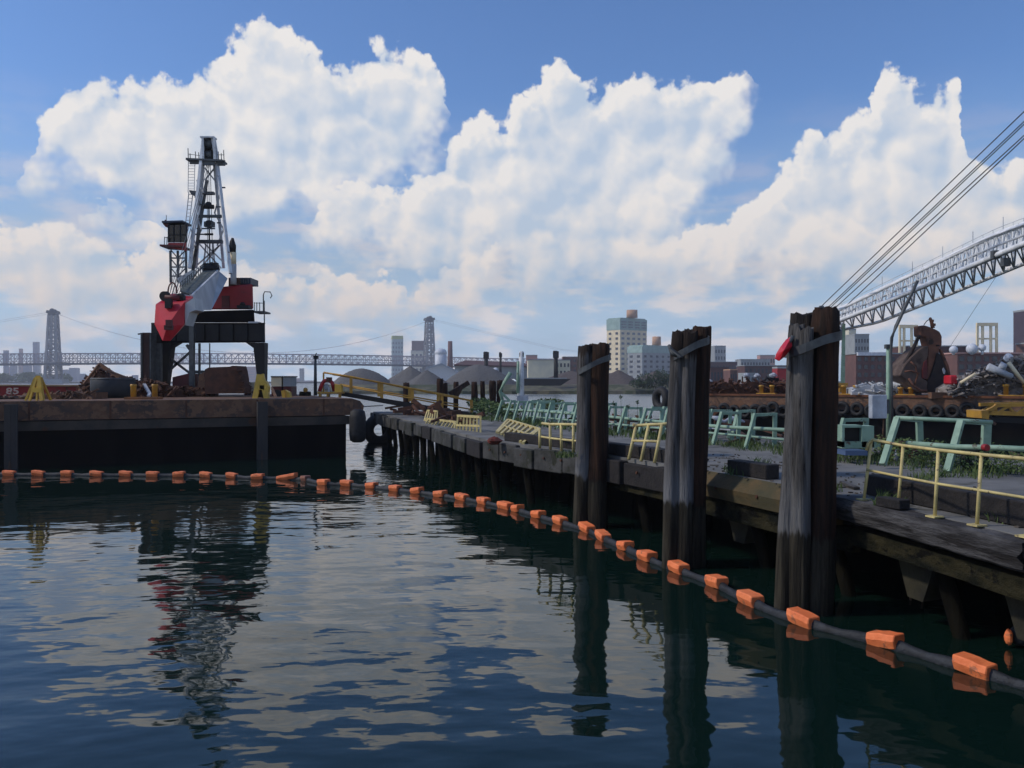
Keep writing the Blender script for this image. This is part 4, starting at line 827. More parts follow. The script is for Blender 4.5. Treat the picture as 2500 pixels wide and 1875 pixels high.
DB = thing('leaning_beam', P(1120, 960, 51.5), 'broken dark beam leaning up to the right among the stubs', 'beam'); MB().bar(P(1098, 962, 51.3), P(1144, 934, 51.6), .3, .28).build('beam', M['woodbrown'], DB); MB().bar(P(1115, 968, 51.2), P(1128, 944, 51.2), .2).build('prop', M['woodbrown'], DB)
TY = thing('tyre_fender', P(925, 1050, 47.6), 'big black tyre hanging on the far corner of the pier', 'tyre'); MB().torus((X(927, 47.2), 47.2, Z(1050, 47.2)), (.35, -1, 0), .62, .3, 24, 10).build('tread', M['rubber'], TY); MB().tube((X(927, 47.2), 47.25, Z(1020, 47.2)), (X(932, 47.8), 47.9, 1.6), .03, .03, 5).build('chain', M['rust'], TY)
mb = MB(); qd = random.Random(17)
for _ in range(46):
    p = Vector((qd.uniform(-6.5, -1.5), 0, DZ)); p.y = 48.5-(p.x+7.9)*3.23+qd.uniform(2.5, 6); d = Vector((qd.uniform(-1, 1), qd.uniform(-1, 1), qd.uniform(-.1, .35))).normalized()*qd.uniform(.4, 1.3); mb.bar(p+Vector((0, 0, qd.uniform(.05, .5))), p+d+Vector((0, 0, .2)), qd.uniform(.05, .22), qd.uniform(.05, .2))
tag(mb.build('debris_pile', M['rust2'], loc=(-4, 42, DZ)), 'tangle of dark boards and scrap on the far end of the pier under the gangway', 'debris', kind='stuff')
# bits lying behind the frames
tag(MB().torus(onpier(2380, 1148, .2), (.2, -1, .15), .2, .1, 18, 8).build('tyre', M['rubber'], loc=onpier(2380, 1148)), 'small black tyre half buried in weeds behind the near yellow railing', 'tyre')
mb = MB(); c = onpier(2188, 1128, .0); mb.tube(c, c+Vector((0, 0, .2)), .05, .05, 10); mb.tube(c+Vector((0, 0, .2)), c+Vector((0, 0, .27)), .03, .02, 8); tag(mb.build('plastic_bottle', M['tarp'], loc=c), 'white plastic bottle standing in the weeds beside the large trestle leg', 'bottle')
c = onpier(1722, 1092, 0); mb = MB().tube(c, c+Vector((.03, 0, .26)), .06, .06, 10); tag(mb.build('white_canister', M['white'], loc=c), 'white canister beside the trestle right of the middle piles', 'canister')
tr2 = thing('tarp_bundle', P(1780, 1020, 27), 'pale draped tarp over pipes behind the trestles right of the middle piles', 'tarp')
mb = MB(); mb.path([P(1738, 1018, 27), P(1752, 1022, 27), P(1768, 1030, 27), P(1785, 1022, 27), P(1800, 1024, 27), P(1818, 1030, 27)], [.04, .09, .05, .09, .08, .03], 7); mb.build('cloth', M['tarp'], tr2); MB().tube(P(1745, 1030, 27.2), P(1830, 1034, 27.2), .12, .12, 8).build('pipe', M['rust2'], tr2)
mb = MB(); qd = random.Random(31)
for _ in range(90):
    Yd = qd.uniform(18, 34); base = fline(1740); xl = -.437*(Yd-37.5)-.72; p = Vector((xl+qd.uniform(1.1, 3.4), Yd+qd.uniform(0, 1), DZ+qd.uniform(.02, .35))); d = Vector((qd.uniform(-1, 1), qd.uniform(-1, 1), qd.uniform(-.1, .2))).normalized()*qd.uniform(.3, 1.3)
    mb.bar(p, p+d, qd.uniform(.04, .16), qd.uniform(.04, .14))
tag(mb.build('scrap_litter', M['rust2'], loc=(5, 25, DZ)), 'litter of rusty bars and boards behind the green frames', 'scrap', kind='stuff')
mb = MB(); ql = random.Random(51)
for _ in range(420):
    y = 9.5+13*ql.random()**1.2; xe = 5.65-(y-10.3)*.36 if y > 12.8 else 5.75-(y-10.3)*.2; p = Vector((xe+ql.uniform(.25, 3.2), y, DZ+.012)); a = ql.uniform(0, 3.1); l = ql.uniform(.015, .07)*(2.5 if ql.random() < .08 else 1)
    mb.box(p, (l, l*ql.uniform(.3, .9), ql.uniform(.008, .03)), a)
tag(mb.build('deck_litter', mat('chips and grit', (.10, .085, .07), (.03, .027, .022), 9, .9), loc=(5, 14, DZ)), 'grit, chips and small litter strewn over the near pier deck', 'litter', kind='stuff')
# ---------------------------------------------------------------- weeds
def blades(mb, c, n, rad, h, q, wid=.012):
    for _ in range(n):
        a = q.uniform(0, 6.28); r_ = rad*q.random()**.5; p = Vector((c[0]+r_*math.cos(a), c[1]+r_*math.sin(a), c[2])); l = Vector((q.gauss(0, .3), q.gauss(0, .3), 1))*h*q.uniform(.5, 1.2); s = Vector((math.cos(a*3), math.sin(a*3), 0))*wid
        mb.add([p-s, p+s, p+l*.6+s*.8, p+l+Vector((q.gauss(0, .04), 0, 0)), p+l*.6-s*.8], [(0, 1, 2, 3, 4)])
q = random.Random(8); wb = MB()
for _ in range(230):
    y = q.uniform(15.2, 40); x = -.437*(y-37.5)-.72+q.uniform(-.55, 1.3); dn = 1 if y < 24 else .6
    blades(wb, (x, y, DZ), int(26*dn), .35, q.uniform(.08, .26), q, .009 if y < 24 else .018)
for px, py in ((1400, 1095), (1432, 1100), (1388, 1115), (1375, 1118), (1788, 1150), (1800, 1160), (1860, 1135), (1845, 1150), (2180, 1222), (2172, 1235), (2460, 1275), (2470, 1268), (2010, 1195), (2022, 1200), (1520, 1098), (2240, 1180), (2260, 1170), (2300, 1165), (1620, 1120)): blades(wb, onpier(px, py), 46, .22, .17, q, .009)
tag(wb.build('weeds', M['leaf'], loc=(3, 24, DZ)), 'weeds and grass growing along the green frames and out of the pier', 'weeds', kind='stuff')
wb = MB()
for _ in range(130):
    y = q.uniform(15.4, 20.5); x = -.437*(y-37.5)-.72+q.uniform(.1, 1.2); leaves(wb, (x, y, DZ+.25), (.25, .25, .3), 34, .03, q)
for px, py, Y in ((1172, 985, 46), (1190, 992, 44), (1180, 1002, 41), (1225, 1000, 42), (1330, 986, 47), (1352, 987, 48), (1246, 1002, 40)): leaves(wb, P(px, py, Y), (.75, .6, .35), 300, .07, q)
tag(wb.build('leafy_weeds', M['leaf'], loc=(6, 18, DZ)), 'leafy bushes of weed behind the near railing and at the far end of the pier', 'weeds', kind='stuff')
for k, (px, yt, lab) in enumerate(((1498, 985, 'lowest round seed head left'), (1516, 969, 'tallest round seed head'), (1534, 991, 'seed head right of the tallest'), (1556, 982, 'rightmost seed head'))):
    Y = 26.; th = thing('tall_weed', P(px, 1050, Y), 'thin weed with '+lab+', against the water', 'weed', 'tall weeds with round heads'); MB().tube((X(px+3, Y), Y, DZ), P(px, yt+4, Y), .008, .005, 4).build('stem', M['leafdark'], th)
    hb = MB(); leaves(hb, P(px, yt, Y), (.06, .06, .06), 40, .022, q); hb.build('seed_head', M['leafdark'], th)
# ---------------------------------------------------------------- left barge (turned 24.8 degrees)
BA = math.atan(.46); bd = Vector((math.cos(BA), math.sin(BA), 0)); bn_ = Vector((-bd.y, bd.x, 0)); BO0 = Vector((-7.0, 39.1, 0)); BZ = 2.6
def bpt(s, t, z): return BO0-bd*s+bn_*t+Vector((0, 0, z))      # s metres to the left of the right corner, t metres back
LB = thing('deck_barge', BO0-bd*12, 'long rusty flat deck barge with black hull carrying the red crane', 'barge')
L_, Wd = 46, 15
hp = [(-.0, 2.62), (0, 2.55), (-.0, 1.82)]
def prof(poly, s0, s1, name, m_, bev=0., m2=None):
    return MB().hexa([bpt(s0, t, z) for t, z in poly], [bpt(s1, t, z) for t, z in poly]).build(name, m_, LB, bevel=bev)
prof([(0, 1.84), (0, 2.6), (Wd, 2.6), (Wd, 1.84)], .35, L_, 'deck', M['rust'])
# rounded right end of the deck
mb = MB(); a = [bpt(.35, 0, 2.6), bpt(-.02, .5, 2.52), bpt(-.3, 1.6, 2.2), bpt(-.3, Wd-1, 2.2), bpt(.35, Wd, 2.6)]
mb.add([bpt(.35, 0, 2.6), bpt(.35, 0, 1.84), bpt(-.25, .35, 1.9), bpt(-.3, .35, 2.25), bpt(-.1, .3, 2.48), bpt(.35, Wd, 2.6), bpt(.35, Wd, 1.84), bpt(-.25, Wd-.35, 1.9), bpt(-.3, Wd-.35, 2.25), bpt(-.1, Wd-.3, 2.48)], [(0, 1, 2, 3, 4), (5, 9, 8, 7, 6), (0, 4, 9, 5), (4, 3, 8, 9), (3, 2, 7, 8), (2, 1, 6, 7)])
mb.build('rounded_corner', M['rust'], LB)
prof([(.12, 1.42), (.05, 1.80), (1, 1.80), (1, 1.42)], .45, L_, 'rubbing_strake', mat('grimy steel', (.075, .062, .054), (.04, .039, .038), 1.2, .85, .02, c3=(.08, .04, .025), s3=1.1, t3=.58))
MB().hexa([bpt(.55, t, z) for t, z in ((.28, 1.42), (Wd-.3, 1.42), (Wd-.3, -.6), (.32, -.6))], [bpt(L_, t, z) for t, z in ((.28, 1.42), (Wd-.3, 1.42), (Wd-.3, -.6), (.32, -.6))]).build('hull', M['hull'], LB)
for k in range(14): mb = MB().hexa([bpt(1.6+k*2.9, t, z) for t, z in ((-.03, 1.86), (.0, 2.58), (.02, 2.58), (.02, 1.86))], [bpt(1.68+k*2.9, t, z) for t, z in ((-.03, 1.86), (.0, 2.58), (.02, 2.58), (.02, 1.86))]); mb.build('weld_rib', M['rust2'], LB)
mb = MB(); c = bpt(.1, -.45, 0); mb.path([Vector((X(876, 38.4), 38.4, Z(1073, 38.4))), Vector((X(876, 38.4), 38.4, Z(1060, 38.4))), Vector((X(875, 38.4), 38.5, Z(1012, 38.4))), Vector((X(872, 38.4), 38.7, Z(1002, 38.4)))], [.30, .36, .36, .24], 14)
f_ = mb.build('corner_fender', M['rubber'], LB); bpy.data.objects.remove(f_)
mb = MB(); mb.path([Vector((X(873, 38.6), 38.6, z)) for z in (.62, .72, 1.0, 1.75, 2.02, 2.12)], [.2, .35, .38, .38, .33, .16], 16); FD = mb.build('rubber_fender', M['rubber'], loc=(X(873, 38.6), 38.6, .7)); tag(FD, 'fat black rubber fender hanging at the right corner of the crane barge', 'fender')
# spuds
for px, lab, wpx, zb in ((27, 'flat grey steel spud standing before the barge hull at the far left', 28, 0), (640, 'flat grey steel spud before the hull below the right yellow stand', 24, 0)):
    s_ = None; ray = (px-1250)/2080; Yf = 42.19/(1-.46*ray) - 0; 
    Yf = (BO0.y-.46*BO0.x)/(1-.46*ray)-.35; w_ = wpx*Yf/2080
    mb = MB().box((X(px, Yf), Yf, .85), (w_, .28, 3.3), BA); mb.box((X(px, Yf), Yf-.16, .85), (w_*.25, .05, 3.28), BA)
    tag(mb.build('spud', mat('grey brown steel', (.055, .048, .045), (.035, .034, .036), 1.2, .8, .01, stretch=(2, 2, .4), c3=(.09, .05, .03), s3=1.3, t3=.6), loc=(X(px, Yf), Yf, 0)), lab, 'spud')
def dk_(px, Y): return Vector((X(px, Y), Y, BZ))
# yellow stands
YS = thing('spud_stand', dk_(92, 34.6), 'large yellow steel trestle stand on the left end of the crane barge', 'stand')
Y = 34.6; ap = [P(86, 920, Y), P(99, 920, Y), P(99, 920, Y+.6), P(86, 920, Y+.6)]
mb = MB(); mb.hexa([P(84, 923, Y), P(101, 923, Y), P(101, 923, Y+.6), P(84, 923, Y+.6)], [P(88, 917, Y), P(98, 917, Y), P(98, 917, Y+.6), P(88, 917, Y+.6)]); mb.build('cap', M['yellow'], YS)
for a, c, w_ in (((86, 922), (62, 976), .08), ((90, 922), (72, 978), .09), ((97, 922), (103, 977), .14), ((100, 922), (124, 973), .08), ((93, 925), (90, 975), .07)): MB().bar(P(*a, Y), Vector((X(c[0], Y+(.8 if c[0] > 110 else -.1)), Y+(.8 if c[0] > 110 else -.1), BZ)), w_).build('leg', M['yellow'], YS)
MB().bar(P(79, 952, Y-.05), P(103, 952, Y-.05), .18, .2).build('cross_beam', M['yellow'], YS); MB().bar(P(84, 938, Y+.3), P(101, 938, Y+.3), .1).build('cross_beam', M['yellow'], YS)
YS = thing('spud_stand', dk_(638, 39.3), 'yellow A shaped stand above the right spud of the crane barge', 'stand'); Y = 39.2
for a, c in (((634, 914), (623, 970)), ((638, 914), (652, 972))): MB().bar(P(*a, Y), Vector((X(c[0], Y-.1), Y-.1, BZ-.02)), .24, .16).build('leg', M['yellow'], YS)
MB().prism([P(x, y, Y-.15) for x, y in ((633, 936), (648, 930), (655, 944), (653, 966), (646, 968), (641, 950), (634, 950))], (0, .35, 0)).build('side_plate', M['yellow'], YS)
MB().bar(P(631, 946, Y), P(647, 946, Y), .3, .2).build('cross_beam', M['yellow'], YS); MB().prism([P(x, y, Y+.1) for x, y in ((631, 970), (634, 950), (642, 950), (646, 972))], (0, .2, 0)).build('dark_plate', M['mossbeam'], YS)
# tank, bitts, heaps
TK = thing('round_tank', dk_(275, 40.5), 'squat black rubber sided tank on the crane barge before the scrap heap', 'tank')
MB().path([(X(276, 40.3), 40.3, z) for z in (BZ, BZ+.12, BZ+.3, BZ+.85, BZ+.93)], [.78, .9, .98, .98, .93], 26).build('body', mat('blue black rubber', (.012, .018, .026), (.02, .024, .03), 3, .6, .01), TK)
MB().torus((X(276, 40.3), 40.3, BZ+.9), (0, 0, 1), .94, .05, 26, 6).build('rim', M['strap'], TK)
DB_ = thing('double_bitt', dk_(350, 36.9), 'pair of golden yellow mooring posts on an orange base plate on the crane barge', 'bitt'); Y = 37.1
MB().box((X(351, Y), Y, BZ+.05), (1.42, .7, .1), .1).build('base_plate', mat('orange rust', (.30, .12, .04), (.2, .09, .04), 3, .8), DB_)
MB().path([(X(326, Y), Y, BZ+z) for z in (.1, .55, .58, .66)], [.12, .12, .14, .13], 12).build('post', M['gold'], DB_); MB().path([(X(378, Y+.6), Y+.6, BZ+z) for z in (.1, .55, .58, .66)], [.12, .12, .14, .13], 12).build('post', M['gold'], DB_)
def heap(name, label, pts_, Y, n, m_, s, q, depth=1.2, cat_='scrap heap', plates=.4):
    """scrap heap filling the outline pts_ (px, ytop) along its width"""
    mb = MB(); xs = [p[0] for p in pts_]
    for _ in range(n):
        px = q.uniform(xs[0], xs[-1])
        for (x0, y0), (x1, y1) in zip(pts_, pts_[1:]):
            if x0 <= px <= x1: yt = y0+(y1-y0)*(px-x0)/(x1-x0+1e-6)
        yy = Y+q.uniform(0, depth); zt = Z(yt, Y); z = BZH+(zt-BZH)*q.random()**.7; p = Vector((X(px, yy), yy, z)); d = Vector((q.uniform(-1, 1), q.uniform(-1, 1), q.uniform(-.6, .6))).normalized()*q.uniform(.3, 1)*s
        if q.random() < plates: mb.bar(p-d*.5, p+d*.5, s*q.uniform(.15, .45), .04)
        else: mb.bar(p-d*.6, p+d*.6, q.uniform(.05, .14)*s**.5)
    # solid core under the loose pieces
    core = []
    for px, yt in pts_: core.append(Vector((X(px, Y+depth*.3), Y+depth*.3, max(BZH+.02, BZH+(Z(yt, Y)-BZH)*.82))))
    core = [Vector((core[0].x, core[0].y, BZH))]+core+[Vector((core[-1].x, core[-1].y, BZH))]; mb.prism(core, (0, depth*.6, 0))
    o = mb.build(name, m_, loc=(X((xs[0]+xs[-1])/2, Y), Y, BZH)); return tag(o, label, cat_)
BZH = BZ; q = random.Random(21)
heap('scrap_heap', 'peaked heap of rusty scrap and timber behind the squat black tank', [(200, 945), (222, 925), (243, 893), (262, 915), (300, 926), (345, 932), (372, 938)], 42.5, 330, M['rust2'], .8, q, 2.5)
mb = MB(); mb.bar(P(205, 938, 42), P(243, 889, 42.6), .12); mb.bar(P(243, 889, 42.6), P(292, 922, 42.3), .14); mb.bar(P(243, 889, 44), P(210, 940, 44), .1); mb.bar(P(262, 905, 42), P(330, 930, 42), .2, .1); tag(mb.build('crossed_beams', M['rust'], loc=P(243, 940, 42)), 'crossed rusty beams forming the sharp peak of the left scrap heap', 'beams')
heap('scrap_heap', 'low brown litter of scrap around the left yellow stand', [(-20, 972), (60, 968), (130, 960), (180, 958), (235, 955)], 37.2, 150, M['rust'], .5, q, 1.8)
heap('scrap_heap', 'dark jumble of metal between and behind the golden mooring posts', [(335, 945), (360, 925), (400, 936), (430, 950)], 41.5, 140, M['rust2'], .6, q, 1.6)
MB_ = MB().bar(P(352, 938, 40.8), P(366, 962, 40.2), .14, .08); MB_.bar(P(366, 962, 40.2), P(362, 968, 40), .12); tag(MB_.build('steel_bracket', M['silver2'], loc=P(362, 968, 40)), 'pale bent steel bracket between the golden mooring posts', 'bracket')
heap('scrap_heap', 'low heap of scrap under the crane portal', [(405, 950), (440, 944), (480, 948), (520, 955)], 43, 150, M['rust2'], .6, q, 1.4)
# red hull with number
RH = thing('red_hull_section', dk_(90, 44), 'long red steel hull section marked with pale numerals behind the left yellow stand', 'hull section')
Y = 43.; x0, x1 = X(-80, Y), X(244, Y); mb = MB(); mb.prism([(x0, Y, BZ), (x1, Y+2, BZ), (x1, Y+2, Z(944, Y)), (x0, Y, Z(942, Y))], (0, 2.2, 0)); mb.build('side', M['red'], RH)
mb = MB(); mb.bar((x0, Y+.9, Z(940.5, Y)), (x1, Y+2.9, Z(943, Y)), 2.4, .07); mb.build('deck_edge', mat('tan deck edge', (.36, .25, .14), (.26, .16, .09), 2, .85), RH)
def text(s_, size, loc, rx, rz, m_, parent, name='lettering', sx=1.):
    cu = bpy.data.curves.new(name, 'FONT'); cu.body = s_; cu.size = size; cu.extrude = .01; cu.align_x = 'CENTER'; cu.align_y = 'CENTER'; cu.offset = .012
    o = bpy.data.objects.new(name, cu); sc.collection.objects.link(o); dg = bpy.context.evaluated_depsgraph_get(); me = bpy.data.meshes.new_from_object(o.evaluated_get(dg)); bpy.data.objects.remove(o)
    me.materials.clear(); me.materials.append(m_); o = bpy.data.objects.new(name, me); sc.collection.objects.link(o); o.parent = parent; o.location = Vector(loc)-OFF[parent.name]; o.rotation_euler = (rx, 0, rz); o.scale = (sx, 1, 1); OFF[o.name] = OFF[parent.name]; return o
text('85', .44, P(48, 955, 43.0+.83)+Vector((0, -.62, 0)), R(90), math.atan2(2, x1-x0), mat('pale numerals', (.55, .42, .34), None, 1, .8), RH, 'numerals', 1.35)
# rusty plates, boxes, huts
RP = thing('plate_stack', dk_(545, 43), 'block of rusty steel plates with ragged right edge under the crane portal', 'plate stack'); Y = 42.5
mb = MB(); mb.prism([P(x, y, Y) for x, y in ((500, 962), (500, 902), (510, 897), (562, 895), (566, 893), (577, 893), (580, 903), (584, 925), (585, 960))], (0, 1.6, 0)); mb.build('plates', mat('chocolate rust', (.085, .036, .024), (.05, .024, .018), 2, .9, .03, c3=(.09, .04, .02), s3=1.2, t3=.58), RP)
mb = MB(); qq = random.Random(4)
for k in range(16): yy = 905+k*3.6; xx = 580+min(16, max(0, (yy-905)*.4))+qq.uniform(-3, 3); mb.box(P((560+xx)/2+8, yy, Y+.2), ((xx-556)*Y/2080, 1.2, .055), qq.uniform(-.06, .06))
mb.bar(P(578, 907, Y), P(591, 906, Y), .07); mb.build('ragged_sheets', M['rust2'], RP)
o = MB().prism([P(x, y, 44.5) for x, y in ((421, 962), (421, 921), (458, 912), (478, 912), (484, 962))], (0, 1.5, 0)).build('dark_red_bin', M['darkred'], loc=P(450, 962, 44.5)); tag(o, 'dark red steel bin with sloping top under the left part of the crane portal', 'bin')
o = MB().prism([P(x, y, 43.) for x, y in ((480, 965), (486, 915), (498, 908), (503, 965))], (0, .8, 0)).build('leaning_plate', M['rust'], loc=P(490, 965, 43)); tag(o, 'narrow brown plate leaning left of the block of rusty plates', 'plate')
SH = thing('deck_shed', dk_(611, 46), 'small grey beige shed just left of the right crane leg', 'shed'); mb = MB(); block(mb, 597, 624, 934, 962, 47, 1.2); mb.build('wall', M['beige'], SH); mb = MB(); block(mb, 606, 613, 942, 964, 46.97, .1); mb.build('door', M['blacksteel'], SH); mb = MB(); block(mb, 596, 602, 955, 965, 46.6, .3); block(mb, 616, 623, 955, 965, 46.6, .3); mb.build('red_base', M['darkred'], SH)
for k, (p0, p1, lab) in enumerate(((662, 687, 'left one of two grey deck huts on red bases beside the right yellow stand'), (691, 711, 'right one of two grey deck huts on red bases, above the yellow bucket'))):
    Y = 45; SH = thing('deck_hut', dk_((p0+p1)/2, Y), lab, 'hut', 'grey deck huts on red bases'); mb = MB(); block(mb, p0, p1, 921, 943, Y, 1.1); mb.build('wall', M['beige' if not k else 'greywall'], SH); mb = MB(); block(mb, p0-1, p1+1.5, 918, 921, Y-.05, 1.2); mb.build('roof', M['strap'], SH); mb = MB(); block(mb, p0+.5, p1+.5, 943.4, 967, Y, 1.1); mb.build('base', M['darkred'], SH)
WH = thing('black_wheel', dk_(676, 43.5), 'black round wheel leaning before the left deck hut', 'wheel'); MB().tube(P(677, 961, 43.6), P(678, 961, 43.9), .2, .2, 18).build('disc', M['rubber'], WH)
YB = thing('yellow_bucket', dk_(697, 41), 'tilted yellow steel bucket before the right deck hut', 'bucket'); mb = MB(); Y = 41.; mb.prism([P(x, y, Y) for x, y in ((686, 954), (695, 952), (706, 958), (709, 974), (690, 977))], (0, .4, 0)); mb.build('shell', M['yellow'], YB); MB().bar(P(695, 952, Y-.03), P(699, 976, Y-.03), .06).build('seam', M['gold'], YB)
o = MB().bar(P(664, 948, 42.5), P(676, 975, 41), .1).build('timber_prop', M['rust'], loc=dk_(670, 42)); tag(o, 'thin brown prop leaning right of the A shaped yellow stand', 'prop')
HY_ = thing('deck_winch', dk_(745, 46), 'small yellow topped winch in weeds on the right part of the crane barge', 'winch'); Y = 45.5; mb = MB(); mb.tube(P(746, 968, Y), P(746, 953, Y), .1, .1, 10); mb.ball(P(746, 952, Y), .13, 10, 6); mb.build('head', M['gold'], HY_); mb = MB(); mb.tube(P(732, 963, Y), P(758, 963, Y), .16, .16, 12); mb.build('drum', M['mossbeam'], HY_)
LPo = thing('deck_lamp', dk_(770, 47), 'slim grey lamp post with dark head on the right end of the crane barge', 'lamp post'); Y = 47; MB().tube((X(770, Y), Y, BZ), P(770, 872, Y), .1, .07, 8).build('post', M['strap'], LPo); mb = MB(); block(mb, 765, 775, 868, 876, Y-.1, .25); mb.bar(P(769, 870, Y), P(773, 862, Y), .05); mb.build('lamp', M['blacksteel'], LPo)
RR = thing('cable_ring', dk_(797, 44), 'red arched frame with brown drum at the head of the gangway', 'cable frame'); Y = 43.5
MB().path([P(x, y, Y) for x, y in ((780, 955), (785, 940), (791, 930), (802, 928), (811, 934), (816, 955))], .1, 8).build('arch', M['red'], RR); mb = MB(); block(mb, 796, 807, 921, 932, Y-.2, .4); mb.build('drum', M['rust2'], RR); mb = MB(); mb.ball(P(797, 945, Y+.1), (.16, .1, .18), 10, 6); mb.bar(P(803, 946, Y-.1), P(804, 972, Y-.2), .09); mb.build('pulley', M['tarp'], RR)
YP = thing('yellow_platform', dk_(800, 43), 'low yellow steel platform under the red arched frame', 'platform'); Y = 43.
mb = MB(); block(mb, 775, 834, 957, 961, Y, 1.2); mb.build('top', M['gold'], YP)
for px in (781, 800, 829): mb = MB(); block(mb, px-3, px+3, 961.5, 972, Y+.1, .15); mb.build('leg', M['gold'], YP)
o = MB(); block(o, 817, 833, 939, 957, 43.2, .5); o = o.build('yellow_box', M['yellow'], loc=P(825, 957, 43.2)); tag(o, 'bright yellow box standing on the platform at the head of the gangway', 'box')
# gangway
GW = thing('gangway', (-7, 44, 2.4), 'golden yellow gangway with handrails sloping down from the crane barge to the pier', 'gangway')
for dyy, dp in ((0, 0), (1.0, -4)):
    yy = 44+dyy; q0, q1, q2 = [P(x, y+dp*.0, yy) for x, y in ((790, 909.5), (858, 920), (1154, 979))]
    if dyy: q0, q1, q2 = [P(x, y, yy) for x, y in ((812, 914), (880, 925), (1120, 970))]
    MB().path([q0, q1, q2], .055, 6).build('handrail', M['gold'], GW)
    r0, r1 = (P(816, 938, yy), P(1153, 1000, yy)) if not dyy else (P(830, 938, yy), P(1120, 988, yy)); MB().path([r0, r1], .04, 6).build('middle_rail', M['gold'], GW)
    for x, ya, yb in (((790, 910, 962), (857, 920, 962), (932, 935, 978), (1007, 950, 988), (1079, 965, 1004), (1151, 979, 1014)) if not dyy else ((925, 934, 968), (1000, 948, 980), (1070, 960, 990))): MB().bar(P(x, ya, yy), P(x, yb, yy), .15 if x > 800 else .08, .07).build('rail_post', M['gold'], GW)
MB().hexa([P(832, 966, 43.9), P(832, 959, 43.9), P(832, 959, 45.1), P(832, 966, 45.1)], [P(1160, 1024, 43.9), P(1160, 1011, 43.9), P(1160, 1011, 45.1), P(1160, 1024, 45.1)]).build('ramp', M['blacksteel'], GW)
MB().bar(P(832, 961, 43.8), P(1160, 1014, 43.8), .08, .22).build('side_beam', M['blacksteel'], GW)
o = MB().path([P(858, 995, 41), P(885, 993, 42), P(915, 991, 44), P(935, 990, 46)], .025, 5).build('mooring_line', M['strap'], loc=P(858, 995, 41)); tag(o, 'thin dark mooring line from the crane barge across to the pier end', 'rope')

# ---------------------------------------------------------------- portal crane on the barge
CR = thing('portal_crane', dk_(508, 46), 'red and silver portal crane with tapering lattice tower and lowered boom on the barge', 'crane')
Yc = 45.
MB().hexa([P(x, y, Yc) for x, y in ((372, 790), (644, 788), (646, 836), (370, 838))], [P(x, y, Yc+5) for x, y in ((372, 790), (644, 788), (646, 836), (370, 838))]).build('portal_beam', M['blacksteel'], CR, bevel=.06)
mb = MB(); block(mb, 372, 646, 788, 791, Yc-.06, .1); block(mb, 372, 646, 832, 836, Yc-.06, .1)
for px in range(395, 640, 35): mb.box(P(px, 812, Yc-.03), (.05, .08, .88))
mb.build('beam_flange', M['hull'], CR)
def cleg(out0, in0, out1, in1, yt, yb, Y, m_='blacksteel'):
    w_ = .65; b0 = BZ; a = [P(out0, yt, Y), P(in0, yt, Y)]; c = [P(out1, yb, Y), P(in1, yb, Y)]; c[0].z = c[1].z = b0
    MB().hexa([a[0], a[1], a[1]+Vector((0, w_, 0)), a[0]+Vector((0, w_, 0))], [c[0], c[1], c[1]+Vector((0, w_*.7, 0)), c[0]+Vector((0, w_*.7, 0))]).build('portal_leg', M[m_], CR)
for dy in (0.02, 4.3):
    cleg(646, 617, 646, 633, 836.5, 966, Yc+dy); cleg(384, 418, 385, 404, 836.5, 966, Yc+dy)
for a, c, n_ in (((600, 836), (622, 850), 617), ((440, 836), (414, 850), 418)): MB().prism([P(a[0], 836.3, Yc+.1), P(c[0], 852, Yc+.1), P(c[0], 836.3, Yc+.1)], (0, .4, 0)).build('knee_plate', M['blacksteel'], CR)
br = MB(); br.bar(P(414, 874, Yc+.3), P(462, 910, Yc+.3), .11); br.bar(P(405, 912, Yc+.3), P(466, 858, Yc+.3), .11); br.bar(P(456, 842, Yc+.3), P(470, 862, Yc+.3), .13); br.bar(P(470, 908, Yc+.2), P(500, 908, Yc+.2), .16); br.build('cross_brace', M['strap'], CR)
for px, w_, Y, y0 in ((469, .24, 44.2, 790), (487, .10, 44.6, 838), (389, .24, 44.2, 838), (512, .05, 46, 838), (628, .06, 45.2, 850)):
    mb = MB(); mb.bar((X(px, Y), Y, BZ), P(px, y0, Y), w_); mb.build('standpipe', M['strap'], CR)
for y in (858, 880, 900, 920, 940): MB().bar(P(618+(y-858)*.18, y, Yc+.9), P(626+(y-858)*.12, y, Yc+.9), .04).build('ladder_rung', M['silver2'], CR)
TT = MB(); TT.hexa([P(x, y, Yc+.1) for x, y in ((462, 760), (620, 756), (622, 787.5), (440, 787.5))], [P(x, y, Yc+5) for x, y in ((462, 760), (620, 756), (622, 787.5), (440, 787.5))]); TT.build('turntable', M['hull'], CR, bevel=.05)
mb = MB(); block(mb, 606, 630, 785, 789, Yc-.1, .6); mb.build('walkway_plate', M['silver2'], CR)
# machinery house
mb = MB(); Yh = Yc+.9; mb.hexa([P(x, y, Yh) for x, y in ((480, 755.5), (481, 706), (617, 693), (618.5, 755.5))], [P(x, y, Yh+4) for x, y in ((480, 755.5), (481, 706), (617, 693), (618.5, 755.5))]); HS = mb.build('machinery_house', M['red'], CR, bevel=.08)
mb = MB(); block(mb, 541, 560, 722, 752, Yh-.05, .1); mb.build('house_door', M['darkred'], HS)
mb = MB(); block(mb, 578, 607, 745, 752, Yh-.5, .5); mb.tube(P(592, 745, Yh-.2), P(592, 738, Yh-.2), .16, .1, 10); mb.build('winch_unit', M['blacksteel'], CR)
mb = MB(); block(mb, 585, 612, 678, 693, Yh+.5, 1.4); mb.build('roof_unit', M['blue'], CR); mb = MB(); block(mb, 558, 584, 678, 700, Yh+.2, .8); mb.build('duct', M['rust2'], CR)
for px in (588, 594, 600, 606): mb = MB(); mb.bar(P(px, 680, Yh+.44), P(px, 691, Yh+.44), .04); mb.build('louvre', M['strap'], CR)
